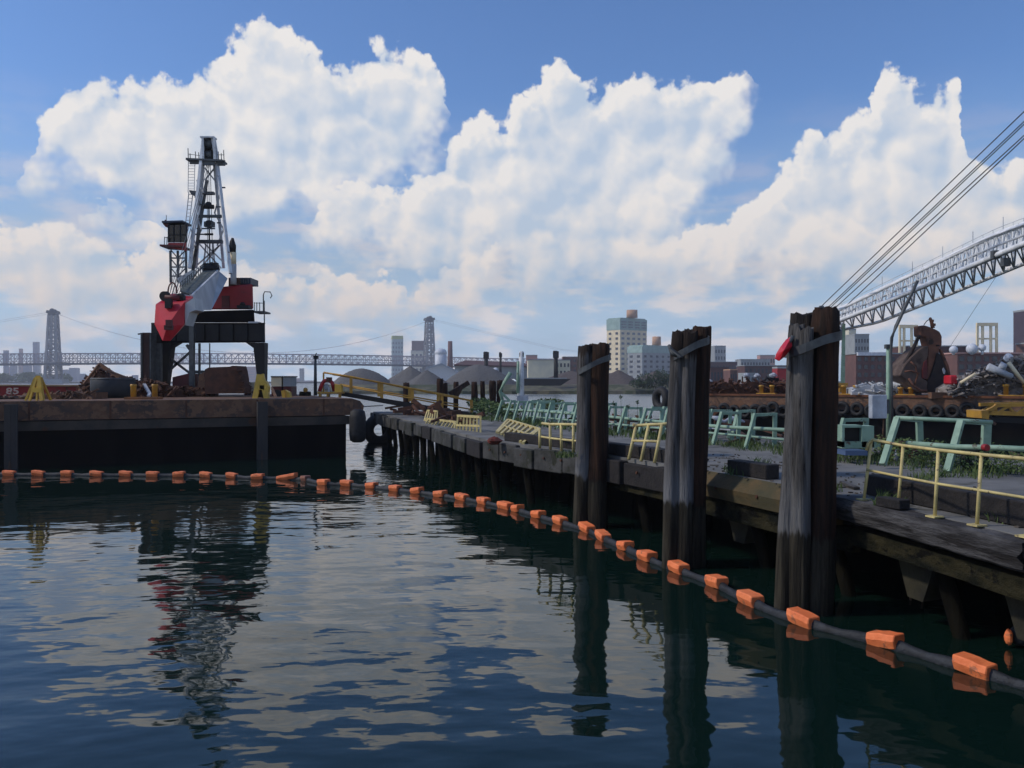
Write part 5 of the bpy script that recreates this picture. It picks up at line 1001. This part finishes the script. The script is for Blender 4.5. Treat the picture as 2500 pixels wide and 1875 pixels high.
ST = MB(); ST.tube(P(570, 695, Yh+.1), P(570, 645, Yh+.1), .16, .16, 12); ST.build('exhaust_stack', M['silver2'], CR); MB().tube(P(569, 645, Yh+.1), P(569, 616, Yh+.1), .17, .17, 12).build('exhaust_collar', M['beige'], CR)
MB().path([P(568, 616, Yh+.1), P(568, 600, Yh+.1), P(567, 590, Yh+.1), P(568, 581, Yh+.1)], [.18, .19, .14, .06], 10).build('exhaust_cap', M['blacksteel'], CR)
# side platform with curved lamp bracket
mb = MB(); block(mb, 618, 645, 759, 763, Yc+.2, 1.2); mb.build('side_platform', M['strap'], CR)
mb = MB()
for px in (621, 627, 634, 643): mb.bar(P(px, 760, Yc+.2), P(px, 738, Yc+.2), .035)
mb.bar(P(621, 740, Yc+.2), P(645, 740, Yc+.2), .03); mb.path([P(643, 760, Yc+.3), P(643, 720, Yc+.3), P(646, 712, Yc+.3), P(660, 713, Yc+.3), P(664, 722, Yc+.3), P(660, 728, Yc+.3)], .03, 6); mb.bar(P(645, 734, Yc+.2), P(646, 835, Yc+.3), .05); mb.build('platform_rail', M['strap'], CR)
# lattice tower (A-frame)
def dbl(name, pts_, w_, m_='silver'):
    mb = MB()
    for (a, c) in pts_: mb.bar(P(*a), P(*c), w_)
    return mb.build(name, M[m_], CR)
Yt = Yc+2.2
dbl('tower_leg', [((496, 345, Yt), (463, 655, Yt-1.8))], .15); dbl('tower_leg', [((530, 395, Yt), (563, 668, Yt-1.8))], .15)
dbl('tower_leg', [((500, 340, Yt+.3), (478, 655, Yt+1.8))], .15, 'silver2'); dbl('tower_leg', [((518, 340, Yt+.3), (546, 655, Yt+1.8))], .13, 'silver2'); dbl('tower_leg', [((505, 440, Yt+.2), (470, 668, Yt-.5))], .14, 'strap')
dbl('tower_leg', [((521, 338, Yt), (531, 400, Yt))], .2)
mb = MB(); 
for a, c in (((463, 655), (478, 600)), ((478, 600), (466, 560)), ((466, 620), (492, 560)), ((492, 560), (474, 510)), ((476, 560), (497, 470)), ((497, 470), (480, 440))): mb.bar(P(*a, Yt-.5), P(*c, Yt), .055)
for a, c in (((480, 648), (540, 596)), ((497, 592), (545, 640)), ((487, 596), (540, 655)), ((538, 470), (524, 520)), ((524, 520), (546, 560)), ((546, 560), (530, 600)), ((532, 440), (540, 500)), ((500, 410), (524, 440)), ((524, 410), (500, 440)), ((478, 668), (535, 600)), ((503, 596), (495, 662)), ((512, 592), (512, 660)), ((520, 592), (524, 650))): mb.bar(P(*a, Yt+.6), P(*c, Yt+.6), .07)
mb.build('tower_bracing', M['silver2'], CR)
for x0, x1, y, h_ in ((496, 523, 472, .14), (478, 546, 528, .12), (500, 523, 548, .28), (484, 543, 590, .17)):
    mb = MB(); mb.bar(P(x0, y, Yt), P(x1, y, Yt), .3, h_); mb.build('cross_beam', M['strap'], CR)
for x0, x1, y in ((538, 550, 458), (527, 542, 505), (530, 539, 531), (530, 539, 544), (478, 498, 500), (480, 525, 558), (470, 500, 572)): mb = MB(); mb.bar(P(x0, y, Yt-.2), P(x1, y, Yt-.2), .07); mb.build('step', M['strap'], CR)
mb = MB(); mb.tube(P(498, 505, Yt), P(522, 505, Yt), .12, .12, 10); mb.ball(P(509, 501, Yt), .2, 10, 6); mb.ball(P(511, 547, Yt), (.3, .2, .22), 10, 6); mb.tube(P(500, 572, Yt), P(520, 572, Yt), .06, .06, 8); mb.bar(P(510, 500, Yt), P(511, 590, Yt), .06); mb.build('sheave_block', M['blacksteel'], CR)
mb = MB(); 
for dx in (-3, 1, 5): mb.tube(P(508+dx, 385, Yt), P(512+dx*1.5, 655, Yt), .018, .018, 4)
mb.build('hoist_rope', M['strap'], CR)
hd = MB(); hd.hexa([P(x, y, Yt-.25) for x, y in ((492, 335), (497, 335), (499, 398), (492, 398))], [P(x, y, Yt+.5) for x, y in ((492, 335), (497, 335), (499, 398), (492, 398))]); hd.hexa([P(x, y, Yt-.25) for x, y in ((520, 335), (526, 335), (527, 398), (521, 398))], [P(x, y, Yt+.5) for x, y in ((520, 335), (526, 335), (527, 398), (521, 398))]); hd.bar(P(492, 337, Yt), P(526, 337, Yt), .5, .08); hd.build('head_frame', M['silver'], CR)
mb = MB(); mb.tube(P(502, 351, Yt+.1), P(518, 351, Yt+.1), .22, .22, 14); mb.tube(P(502, 378, Yt+.1), P(518, 378, Yt+.1), .22, .22, 14); mb.build('sheave', M['strap'], CR); mb = MB(); block(mb, 499, 521, 338, 388, Yt+.35, .1); mb.build('head_plate', M['blacksteel'], CR)
mb = MB(); mb.bar(P(460, 392, Yt), P(549, 396, Yt), .8, .1); block(mb, 463, 489, 388, 400, Yt-.2, .1); block(mb, 530, 549, 391, 404, Yt-.2, .1); block(mb, 495, 524, 392, 403, Yt-.3, .1); mb.build('head_platform', M['strap'], CR)
mb = MB()
for px, yt in ((460, 362), (465, 375), (478, 370), (486, 372), (534, 370), (541, 374), (547, 366)): mb.bar(P(px, 394, Yt-.2), P(px-1, yt, Yt-.2), .035)
mb.bar(P(459, 376, Yt-.2), P(488, 380, Yt-.2), .025); mb.bar(P(530, 378, Yt-.2), P(548, 378, Yt-.2), .025); mb.build('platform_railing', M['strap'], CR)
mb = MB(); mb.tube(P(460, 394, Yt+.2), P(459, 470, Yt+.2), .02, .02, 4); mb.tube(P(476, 394, Yt+.2), P(474, 470, Yt+.2), .02, .02, 4)
for y in range(398, 470, 7): mb.bar(P(459.5, y, Yt+.2), P(475, y, Yt+.2), .02)
mb.tube(P(461, 470, Yt), P(453, 545, Yt-.5), .03, .03, 4); mb.tube(P(471, 470, Yt), P(462, 545, Yt-.5), .03, .03, 4)
for k in range(8): mb.bar(P(461-k, 475+k*9, Yt-.1), P(470-k, 475+k*9, Yt-.1), .025)
mb.build('access_ladder', M['silver2'], CR)
mb = MB(); mb.prism([P(x, y, Yt-.3) for x, y in ((461, 464), (478, 466), (480, 488), (474, 478), (466, 474))], (0, .3, 0)); mb.bar(P(478, 480, Yt-.2), P(488, 500, Yt-.2), .12); mb.build('rest_platform', M['strap'], CR)
# operator's cab
Yk = Yc+.4; mb = MB(); mb.hexa([P(x, y, Yk) for x, y in ((411, 550), (455, 548), (455, 592), (411, 592))], [P(x, y, Yk+1.1) for x, y in ((411, 550), (455, 548), (455, 592), (411, 592))]); CB = mb.build('operator_cab', M['glass'], CR)
mb = MB(); mb.bar(P(407, 547, Yk+.5), P(457, 545.5, Yk+.5), 1.3, .1); mb.build('cab_roof', M['blue'], CB); mb = MB()
for px in (411, 424, 440, 455): mb.bar(P(px, 549, Yk-.03), P(px, 592, Yk-.03), .05)
mb.bar(P(411, 573, Yk-.03), P(455, 573, Yk-.03), .05); mb.build('cab_frame', M['blacksteel'], CB)
mb = MB(); mb.hexa([P(x, y, Yk-.1) for x, y in ((411, 592.5), (456, 592.5), (455, 613), (406, 603))], [P(x, y, Yk+1.2) for x, y in ((411, 592.5), (456, 592.5), (455, 613), (406, 603))]); mb.build('cab_base', M['red'], CR); mb = MB(); mb.bar(P(401, 603, Yk+.3), P(456, 606, Yk+.3), 1.2, .1); mb.bar(P(456, 550, Yk+.1), P(452, 614, Yk+.1), .1); mb.build('cab_balcony', M['darkred'], CR)
mb = MB()
for px in (401, 407): mb.bar(P(px, 602, Yk-.2), P(px+1, 578, Yk-.2), .03)
mb.bar(P(401, 580, Yk-.2), P(411, 580, Yk-.2), .03); mb.bar(P(406, 548, Yk), P(406, 525, Yk), .025); mb.build('aerial', M['strap'], CR)
fm = MB(); fm.prism([P(x, y, Yk) for x, y in ((397, 546), (403, 536), (409, 540), (410, 556), (404, 554))], (0, .05, 0)); fm.build('pennant', M['darkred'], CR)
mb = MB()
for px in (416, 434, 454): mb.bar(P(px, 612, Yk+.1), P(px+1, 690, Yk+.1), .10); mb.bar(P(px, 612, Yk+1), P(px+1, 690, Yk+1), .09)
for y in (630, 652, 674): mb.bar(P(416, y, Yk+.1), P(455, y, Yk+.1), .07); mb.bar(P(417, y-20, Yk+.1), P(434, y, Yk+.1), .05); mb.bar(P(454, y-20, Yk+.1), P(434, y, Yk+.1), .05)
mb.build('cab_mast', M['strap'], CR)
# boom: box girder coming down towards the viewer
S_A = [P(498, 664, 46.), P(536, 663, 46), P(556, 680, 46), P(520, 684, 46)]; S_B = [P(470, 689, 42.), P(503, 693, 42), P(516, 757, 42), P(486, 755, 42)]; S_C = [P(440, 716, 39.), P(471, 724, 39), P(477, 757, 39), P(447, 757, 39)]
GB = MB(); GB.hexa(S_A, S_B); GB.hexa(S_B, S_C); GB.build('boom_girder', M['girder'], CR)
mb = MB(); e = Vector((0, 0, .04))
mb.prism([p+e for p in (P(498, 663, 46.), P(530, 662, 46), P(497, 692, 42), P(466, 722, 39), P(441, 715, 39), P(444, 700, 40.5), P(470, 688, 42))], (0, 0, .04)); mb.build('boom_grating', M['mesh'], CR)
mb = MB(); mb.bar(P(531, 661, 46), P(499, 692, 42), .12, .1); mb.bar(P(499, 692, 42), P(467, 722, 39), .12, .1); mb.build('boom_flange', M['silver'], CR)
mb = MB(); pt = [P(500, 660, 46.1), P(470, 686, 42.1), P(441, 712, 39.1)]
for i in range(12):
    u = i/11; a = pt[0].lerp(pt[1], u*2) if u < .5 else pt[1].lerp(pt[2], u*2-1); mb.bar(a, a+Vector((0, 0, .42)), .035)
for h_ in (.22, .42): mb.path([p+Vector((0, 0, h_)) for p in pt], .02, 4)
mb.build('boom_handrail', M['mesh'], CR)
mb = MB(); mb.ball(P(514, 657, 46.2), (.5, .4, .26), 10, 6, .12); mb.box(P(506, 652, 46.2), (.3, .3, .4)); mb.box(P(524, 652, 46.2), (.35, .3, .45)); mb.tube(P(516, 660, 46), P(516, 640, 46), .06, .06, 6); mb.build('hoist_machinery', M['blacksteel'], CR)
mb = MB(); mb.prism([P(x, y, 44.5) for x, y in ((432, 680), (452, 668), (466, 660), (480, 662), (462, 690), (440, 696))], (0, .25, 0)); mb.build('counter_plate', M['girder'], CR)
a_, b_, c_, d_, e_, f_ = P(380, 743, 37.6), P(450, 737, 37.6), P(449, 793, 37.6), P(416, 832, 37.2), P(397, 832, 37.2), P(377, 791, 37.6); g_ = P(408, 796, 36.8)
hb = [P(420, 716, 39.2), P(471, 724, 39), P(477, 757, 39), P(455, 790, 39), P(430, 790, 39), P(420, 757, 39)]
mb = MB(); mb.add([a_, b_, c_, d_, e_, f_, g_]+hb, [(0, 1, 6), (1, 2, 6), (2, 3, 6), (3, 4, 6), (4, 5, 6), (5, 0, 6), (0, 7, 8, 1), (1, 8, 9, 2), (2, 9, 10, 3), (3, 10, 11, 4), (4, 11, 12, 5), (5, 12, 7, 0), (7, 12, 11, 10, 9, 8)]); BH = mb.build('boom_head', M['redhead'], CR)
mb = MB(); mb.prism([P(x, y, 37.7) for x, y in ((451, 742), (474, 727), (478, 757), (463, 762), (452, 794))], (.03, .9, 0)); mb.build('head_cheek', M['girder'], CR)
mb = MB(); mb.box(P(413, 789, 36.75), (.24, .2, .28)); mb.box(P(412, 800, 36.9), (.34, .2, .2)); mb.build('head_bracket', M['darkred'], BH)
mb = MB(); mb.box(P(412, 741, 37.4), (.26, .25, .42)); mb.build('head_hook', M['blacksteel'], CR)
MB().tube(P(400, 723, 38), P(406, 723, 38.2), .22, .22, 14).build('head_sheave', M['blacksteel'], CR); MB().tube(P(438, 727, 38), P(444, 727, 38.2), .2, .2, 14).build('head_sheave', M['blacksteel'], CR)
mb = MB(); mb.tube(P(404, 726, 38), P(440, 728, 38), .12, .12, 8); mb.build('sheave_axle', M['darkred'], CR)
MB().path([P(410+11*(1-math.cos(t)), 716-26*math.sin(t), 38.4) for t in [math.pi*k/10 for k in range(11)]], .035, 6).build('rope_guard', M['darkred'], CR)
mb = MB()
for k in range(6): mb.tube(P(414+k*5, 722, 38.3), P(424+k*9, 668, 45), .014, .014, 4)
for k in range(3): mb.tube(P(414+k*7, 720, 38.4), P(505+k*4, 400, Yt), .014, .014, 4)
mb.build('luffing_rope', M['strap'], CR)
MB().tube(P(478, 764, 43), P(479, 764, 43.3), .13, .13, 14).build('yellow_lamp', M['gold'], CR)
# rusty column left of the crane
RC = thing('rusty_column', dk_(358, 43), 'tall rusty brown steel column with grey edges left of the crane portal', 'column')
Y = 43.5; mb = MB(); block(mb, 347, 364, 812, 967, Y, .5); mb.build('brown_plate', mat('plum rust', (.075, .035, .028), (.05, .028, .024), 1.2, .85, .01), RC); mb = MB(); block(mb, 343, 347, 813, 967, Y-.1, .7); block(mb, 365, 368, 813, 967, Y-.1, .7); mb.build('flange', M['strap'], RC); mb = MB(); mb.bar(P(337, 816, Y-.1), P(347, 814, Y-.1), .07); mb.build('hook', M['strap'], RC)
DC = thing('black_column', dk_(376, 44), 'black steel column reaching up to the portal beam beside the rusty column', 'column'); Y = 44.4; mb = MB(); block(mb, 369, 384, 788, 967, Y, .5); mb.build('post', M['blacksteel'], DC)
# ---------------------------------------------------------------- rusty scrap barge on the right
RZ = 2.5; r0 = Vector((X(1640, 61), 61, 0)); r1 = Vector((X(2700, 47), 47, 0)); rd = (r1-r0).normalized(); rn = Vector((-rd.y, rd.x, 0)); RL = (r1-r0).length
def rp(s, t, z): return r0+rd*s+rn*t+Vector((0, 0, z))
def rat(px):   # station along the barge side seen at px
    k = (px-1250)/2080; return (k*r0.y-r0.x)/(rd.x-k*rd.y)
SBg = thing('scrap_barge', rp(10, 2, 0), 'rusty scrap barge with tyres along its side behind the pier on the right', 'barge')
def rprof(poly, s0, s1, name, m_, p_=None): return MB().hexa([rp(s0, t, z) for t, z in poly], [rp(s1, t, z) for t, z in poly]).build(name, m_, p_ or SBg)
rprof([(0, 1.55), (0, RZ), (13, RZ), (13, 1.55)], 0, RL, 'deck_side', M['rust'])
rprof([(-.08, RZ-.12), (-.08, RZ+.02), (.1, RZ+.02), (.1, RZ-.12)], -.1, RL, 'deck_edge', M['rustbright'])
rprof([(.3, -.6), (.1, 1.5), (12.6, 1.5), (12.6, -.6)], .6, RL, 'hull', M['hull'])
MB().hexa([rp(-1.1, 1, 2.45), rp(-1.1, 12, 2.45), rp(-.2, 12.5, .9), rp(-.2, .6, .9)], [rp(.02, .1, RZ), rp(.02, 13, RZ), rp(.6, 12.8, .6), rp(.6, .3, .6)]).build('bow', M['rust2'], SBg)
qt = random.Random(12); px = 1722
tyre0 = None; names = 0
while px < 2460:
    s = rat(px); c = rp(s, -.2, Z(1000, (r0+rd*s).y)+qt.uniform(-.12, .1)); r_ = qt.uniform(.30, .36)
    o = MB().torus(c, (rd.y*-1+qt.uniform(-.2, .2), rd.x*-1, qt.uniform(-.1, .1)) if False else (-rn)+rd*qt.uniform(-.25, .25), r_*.98, .13, 16, 7).build('tyre', M['rubber'], SBg)
    px += qt.uniform(21, 27) if px < 1920 else qt.uniform(32, 44)
MB().torus(rp(-.9, .2, 2.1), (-1, -.5, 0), .62, .3, 22, 9).build('bow_tyre', M['rubber'], SBg)
def rbitt(px, lab, s_=.36, h=.62, cast=('gold')):
    s = rat(px); th = thing('double_bitt', rp(s, .8, RZ), lab, 'bitt', 'yellow mooring bitts on the scrap barge')
    MB().box(rp(s, .8, RZ+.04), (s_*3.6, .5, .08), math.atan2(rd.y, rd.x)).build('base', M[cast], th)
    for k in (-1, 1):
        c = rp(s+k*s_*1.0, .8, RZ); MB().path([c+Vector((0, 0, z)) for z in (.06, h*.8, h*.82, h)], [.14, .14, .18, .17], 12).build('post', M[cast], th)
rbitt(1863, 'pair of yellow bitts on the scrap barge left of the tallest mooring piles')
rbitt(2068, 'pair of yellow bitts on the scrap barge under the green mast'); rbitt(2206, 'pair of yellow bitts on the scrap barge left of the grab bucket', .3, .5); rbitt(2478, 'pair of yellow bitts on the scrap barge at the right edge', .5, .7)
GM = thing('green_mast', rp(rat(2060), 2.4, RZ), 'tapering light green mast on a yellow foot right of the tallest mooring piles', 'mast'); Yg = (r0+rd*rat(2060)+rn*2.4).y
mb = MB(); mb.hexa([P(2052, 935, Yg), P(2063, 935, Yg), P(2063, 935, Yg+.3), P(2052, 935, Yg+.3)], [P(2056, 790, Yg), P(2064, 790, Yg), P(2064, 790, Yg+.3), P(2056, 790, Yg+.3)]); mb.build('post', M['mint'], GM)
mb = MB(); block(mb, 2046, 2070, 935, 943, Yg-.1, .5); block(mb, 2050, 2064, 943, 958, Yg, .4); mb.build('foot', M['gold'], GM)
# grab bucket
sg_ = rat(2265); Yb = (r0+rd*sg_+rn*2.).y; GBk = thing('grab_bucket', Vector((X(2262, Yb), Yb, RZ)), 'huge rusty clamshell grab bucket standing closed on the scrap barge', 'grab bucket')
def bp_(x, y, d=0.): return P(2040+x/4.148, 700+y/4.148, Yb+d)      # points read off an enlarged view
RB = mat('reddish rust', (.20, .085, .05), (.11, .05, .035), 1.4, .85, .03, c3=(.05, .028, .022), s3=1., t3=.56); RD = mat('near black rust', (.014, .011, .011), (.03, .02, .018), 2, .85, .02); RG = mat('scraped grey rust', (.12, .085, .07), (.06, .04, .034), 1.2, .8, .03, c3=(.03, .02, .018), s3=.9, t3=.56)
MB().hexa([bp_(860, 400, -.3), bp_(1020, 430, -.3), bp_(1075, 500, -.3), bp_(1070, 610, -.3)], [bp_(860, 400, .6), bp_(1020, 430, .6), bp_(1075, 500, .6), bp_(1070, 610, .6)])
mb = MB(); hp_ = [(855, 395), (900, 390), (935, 400), (1010, 430), (1055, 455), (1078, 500), (1078, 590), (1062, 620), (940, 620), (925, 560), (912, 510), (858, 498)]; mb.prism([bp_(x, y, -.35) for x, y in hp_], (0, .9, 0)); mb.build('head', RB, GBk, bevel=.05)
mb = MB(); mb.path([bp_(985, 420), bp_(975, 370), bp_(962, 330), bp_(955, 312)], [.13, .12, .10, .07], 8); mb.box(bp_(975, 345), (.2, .16, .14)); mb.box(bp_(990, 385), (.22, .16, .16)); mb.build('top_chain', RB, GBk); MB().path([bp_(895, 385), bp_(920, 350), bp_(955, 325)], .03, 5).build('cable_loop', M['strap'], GBk)
mb = MB(); mb.tube(bp_(965, 560, -.4), bp_(965, 560, .6), .16, .16, 10); mb.tube(bp_(1020, 595, -.38), bp_(1050, 595, -.38), .05, .05, 6); mb.build('pin', RD, GBk)
for pts_, nm, m_, d0, dp in (
 ([(938, 600), (1060, 610), (1045, 680), (1010, 760), (960, 900), (940, 960), (925, 940)], 'centre_arm', RB, -.45, .9),
 ([(700, 790), (760, 720), (840, 640), (900, 600), (940, 600), (935, 700), (905, 800), (890, 930), (935, 960), (925, 1060), (860, 1075), (790, 1040), (740, 980), (700, 930), (650, 900), (665, 850)], 'left_shell', RG, -.7, 1.9),
 ([(1035, 660), (1075, 700), (1110, 800), (1150, 880), (1155, 960), (1140, 1050), (1060, 1075), (915, 1075), (935, 960), (975, 880), (1010, 760)], 'right_shell', RD, -.6, 1.8),
 ([(846, 490), (872, 490), (800, 650), (720, 780), (690, 780), (760, 660)], 'left_arm', RD, -.5, .25),
 ([(1060, 620), (1085, 640), (1150, 800), (1170, 900), (1140, 900), (1105, 780)], 'right_arm', RB, -.5, .3)):
    MB().prism([bp_(x, y, d0) for x, y in pts_], (0, dp, 0)).build(nm, m_, GBk, bevel=.05)
mb = MB(); mb.prism([bp_(x, y, -.8) for x, y in ((900, 760), (925, 740), (935, 900), (920, 935), (880, 925), (880, 850))], (0, .12, 0)); mb.build('slot', M['darkred'], GBk)
mb = MB(); mb.path([bp_(x, y, -.75) for x, y in ((740, 930), (790, 1000), (860, 1050), (925, 1050))], .07, 6); mb.path([bp_(x, y, -.72) for x, y in ((760, 760), (810, 800), (830, 900), (800, 990))], .06, 6); mb.path([bp_(x, y, -.72) for x, y in ((700, 860), (760, 850), (850, 880))], .05, 6); mb.build('stiffener', RB, GBk)
MB().prism([bp_(x, y, -.68) for x, y in ((1082, 835), (1095, 820), (1112, 850), (1108, 885), (1095, 880))], (0, .05, 0)).build('scraped_patch', M['tarp'], GBk)
mb = MB(); s = rat(2250); block(mb, 2275, 2312, 958, 973, Yb-2.2, .5); tag(mb.build('timber_skid', M['rust'], loc=P(2290, 973, Yb-2.2)), 'brown timber block under the foot of the grab bucket', 'timber')
BZH = RZ; q = random.Random(77)
mb = MB(); block(mb, 2319, 2339, 916, 939, 50.5, .8); tag(mb.build('red_drum', M['redhead'], loc=P(2329, 939, 50.5), bevel=.08), 'bright red box on the scrap barge between grab bucket and scrap heap', 'box')
o = heap('scrap_heap', 'grey heap of crushed metal and pipes on the right end of the scrap barge', [(2318, 945), (2345, 925), (2375, 905), (2400, 900), (2430, 885), (2470, 872), (2520, 862), (2600, 870)], 50.3, 1100, mat('mixed grey scrap', (.26, .235, .22), (.10, .085, .08), 1.6, .7, .0, c3=(.38, .38, .39), s3=2.2, t3=.58), .7, q, 3., plates=.4)
for k, (a, c, r_, m_, lab) in enumerate((((2412, 895), (2470, 920), .22, 'tarp', 'long pale crumpled pipe lying on the grey scrap heap'), ((2462, 885), (2500, 935), .12, 'beige', 'tan pipe leaning steeply on the grey scrap heap'), ((2345, 935), (2382, 912), .10, 'beige', 'thin tan pipe at the left foot of the grey scrap heap'), ((2440, 892), (2456, 898), .26, 'tarp', 'short white drum on top of the grey scrap heap'))):
    tag(MB().tube(P(*a, 49.8), P(*c, 49.6), r_, r_*.8, 10).build('scrap_pipe', M[m_], loc=P(*c, 49.7)), lab, 'pipe')
tag(MB().ball(P(2463, 875, 51), .3, 9, 6, .12).build('white_drum', M['white'], loc=P(2463, 880, 51)), 'round white drum at the top of the grey scrap heap', 'drum')
heap('scrap_heap', 'low dark scrap strewn along the middle of the scrap barge deck', [(2080, 946), (2120, 935), (2180, 938), (2210, 930), (2250, 945)], 54, 160, M['silver2'], .7, q, 2.)
heap('scrap_heap', 'low heap of rusty beams on the scrap barge left of the tallest piles', [(1730, 938), (1760, 930), (1800, 936), (1840, 925), (1880, 935), (1925, 930)], 59, 190, M['rust2'], .8, q, 2.)
for k, (px, py, r_, lab) in enumerate(((1732, 932, .28, 'pale sack at the left end of the scrap barge'), (1760, 938, .2, 'small pale sack second from the left on the scrap barge'), (1822, 917, .3, 'round white drum left of the yellow bitts on the scrap barge'), (1849, 917, .28, 'round white drum right above the left yellow bitt'), (1888, 916, .32, 'pale box shaped sack left of the red container'))):
    tag(MB().ball(P(px, py, 60), (r_*.9, r_*.7, r_*.55), 9, 6, .18).build('pale_sack', M['tarp'], loc=P(px, py+8, 60)), lab, 'sack')
ex = thing('excavator', P(1886, 935, 64), 'black excavator cab on the scrap barge left of the tallest mooring piles', 'excavator')
mb = MB(); block(mb, 1880, 1902, 922, 946, 62, 1.2); mb.build('body', M['blacksteel'], ex); mb = MB(); block(mb, 1882, 1893, 912, 923, 62, .9); mb.build('cab', M['glass'], ex); MB().path([P(1882, 930, 62), P(1872, 921, 62), P(1862, 934, 62)], [.12, .1, .08], 6).build('arm', M['blacksteel'], ex)
# lattice boom crane
LC = thing('lattice_boom_crane', P(2000, 960, 62), 'crane with long silver lattice boom and steep cables behind the tallest piles', 'crane')
def bseg(px, yt, Y): return P(px, yt, Y)
NS = 26
def ip(x, pts_):
    for (x0, y0), (x1, y1) in zip(pts_, pts_[1:]):
        if x <= x1+1e-6: return y0+(y1-y0)*(x-x0)/(x1-x0)
    return pts_[-1][1]
def bm_(u, k):   # chord k at station u: 0 near top,1 far top,2 near bottom,3 far bottom
    px = 2000+(2640-2000)*u; Y = 58-22*u; w_ = 1.1+.35*min(1, u*3)
    yt = ip(px, ((2000, 774), (2428, 570), (2640, 492))); ymid = ip(px, ((2000, 802), (2129, 752), (2436, 622), (2640, 538)))-4; yl = ip(px, ((2000, 814), (2062, 802), (2137, 787), (2309, 719), (2499, 641), (2640, 583)))
    if k == 0: return P(px, yt+6, Y)
    if k == 1: return P(px+6, yt, Y+w_+.6)
    if k == 2: return P(px, ymid+4, Y-.2)
    return P(px+8, yl, Y+w_+.4)
chords = [MB().path([bm_(i/NS, k) for i in range(NS+1)], .10 if k != 2 else .15, 6) for k in range(4)]
for k, c in enumerate(chords): c.build('boom_chord', M['boomwhite'], LC)
lat = MB(); lat2 = MB()
for i in range(NS*2):
    u, v = i/(NS*2), (i+1)/(NS*2)
    for a, c in ((0, 1), (0, 2), (1, 3), (2, 3)):
        p, q_ = (bm_(u, a), bm_(v, c)) if i % 2 else (bm_(u, c), bm_(v, a)); (lat if a == 0 else lat2).bar(p, q_, .065)
        if i % 2 == 0: (lat if a == 0 else lat2).bar(bm_(u, a), bm_(u, c), .06)
lat.build('boom_lacing', M['boomwhite'], LC); lat2.build('boom_lacing', M['boomwhite'], LC)
wk = MB(); 
for i in range(NS): a, c = bm_(i/NS, 0), bm_((i+1)/NS, 0); wk.bar(a+Vector((0, .5, -.04)), c+Vector((0, .5, -.04)), .3, .04)
wk.build('walkway', M['silver2'], LC); hr = MB(); pts = [bm_(i/NS, 1)+Vector((0, 0, .28)) for i in range(NS+1)]; hr.path(pts, .016, 5)
for p in pts: hr.bar(p, p-Vector((0, 0, .3)), .018)
for i in (6, 9, 12, 15, 18, 21): a = bm_(i/NS, 1); hr.bar(a, a+Vector((0, 0, .75)), .03)
hr.build('handrail', M['silver2'], LC)
pp_ = MB(); pp_.path([bm_(i/NS, 0).lerp(bm_(i/NS, 2), .55)+Vector((0, .3, 0)) for i in range(NS+1)], .07, 7); pp_.build('inner_pipe', M['silver2'], LC)
mb = MB(); 
for px, py, Yy in ((2430, 622, 43), (2455, 640, 42)): mb.box(P(px, py, Yy), (.35, .3, .4))
mb.build('boom_fitting', M['strap'], LC)
for a, c in (((2003, 750), (2560, 215)), ((2020, 752), (2560, 240)), ((2024, 754), (2560, 247)), ((2032, 758), (2560, 276)), ((2060, 752), (2560, 282))):
    MB().tube(P(*a, 57), P(*c, 35), .03, .026, 5).build('pendant_cable', M['strap'], LC)
MB().tube(P(2430, 678, 45), P(2313, 856, 50.5), .012, .012, 4).build('hanging_wire', M['strap'], LC)
mb = MB(); block(mb, 1962, 2036, 870, 948, 58, 3); mb.build('machinery_house', M['red'], LC); mb = MB(); block(mb, 1958, 2040, 948, 960, 57.8, 3.4); mb.build('crawler_base', M['blacksteel'], LC)
mb = MB(); mb.bar(P(2000, 870, 58.5), P(2006, 748, 57.2), .3); mb.bar(P(2026, 870, 59.5), P(2010, 752, 57.6), .25); mb.bar(P(1990, 868, 58.2), P(2004, 766, 57.8), .2); mb.build('gantry', M['strap'], LC)
# yellow truss arm at the right edge
YT = thing('truss_gangway', P(2450, 1030, 27), 'golden yellow trussed gangway end entering from the right edge', 'gangway'); Y = 27
mb = MB(); 
for a, c, w_ in (((2430, 990), (2600, 985), .11), ((2405, 1008), (2600, 1014), .12), ((2405, 1008), (2418, 1000), .12), ((2418, 1000), (2432, 992), .1), ((2430, 1010), (2462, 992), .07), ((2462, 992), (2478, 1012), .07), ((2478, 1012), (2510, 990), .07), ((2425, 1001), (2432, 988), .08)): mb.bar(P(*a, Y), P(*c, Y), w_)
mb.build('truss', M['gold'], YT); MB().prism([P(x, y, Y-.1) for x, y in ((2396, 1003), (2412, 1001), (2416, 1010), (2414, 1024), (2397, 1021))], (0, .9, 0)).build('end_box', M['gold'], YT); MB().bar(P(2410, 1022, Y), P(2430, 1036, Y), .08).build('hook', M['rust'], YT)
mb = MB(); 
for a, c, w_ in (((2430, 990), (2600, 985), .11), ((2405, 1008), (2600, 1014), .12), ((2430, 1010), (2462, 992), .07), ((2462, 992), (2478, 1012), .07)): mb.bar(P(*a, Y)+Vector((.1, 1.1, 0)), P(*c, Y)+Vector((.1, 1.1, 0)), w_)
mb.build('truss', M['gold'], YT); MB().hexa([P(2415, 1018, Y), P(2600, 1024, Y), P(2600, 1024, Y+1.1), P(2415, 1018, Y+1.1)], [P(2415, 1030, Y), P(2600, 1040, Y), P(2600, 1040, Y+1.1), P(2415, 1030, Y+1.1)]).build('ramp', M['blacksteel'], YT)
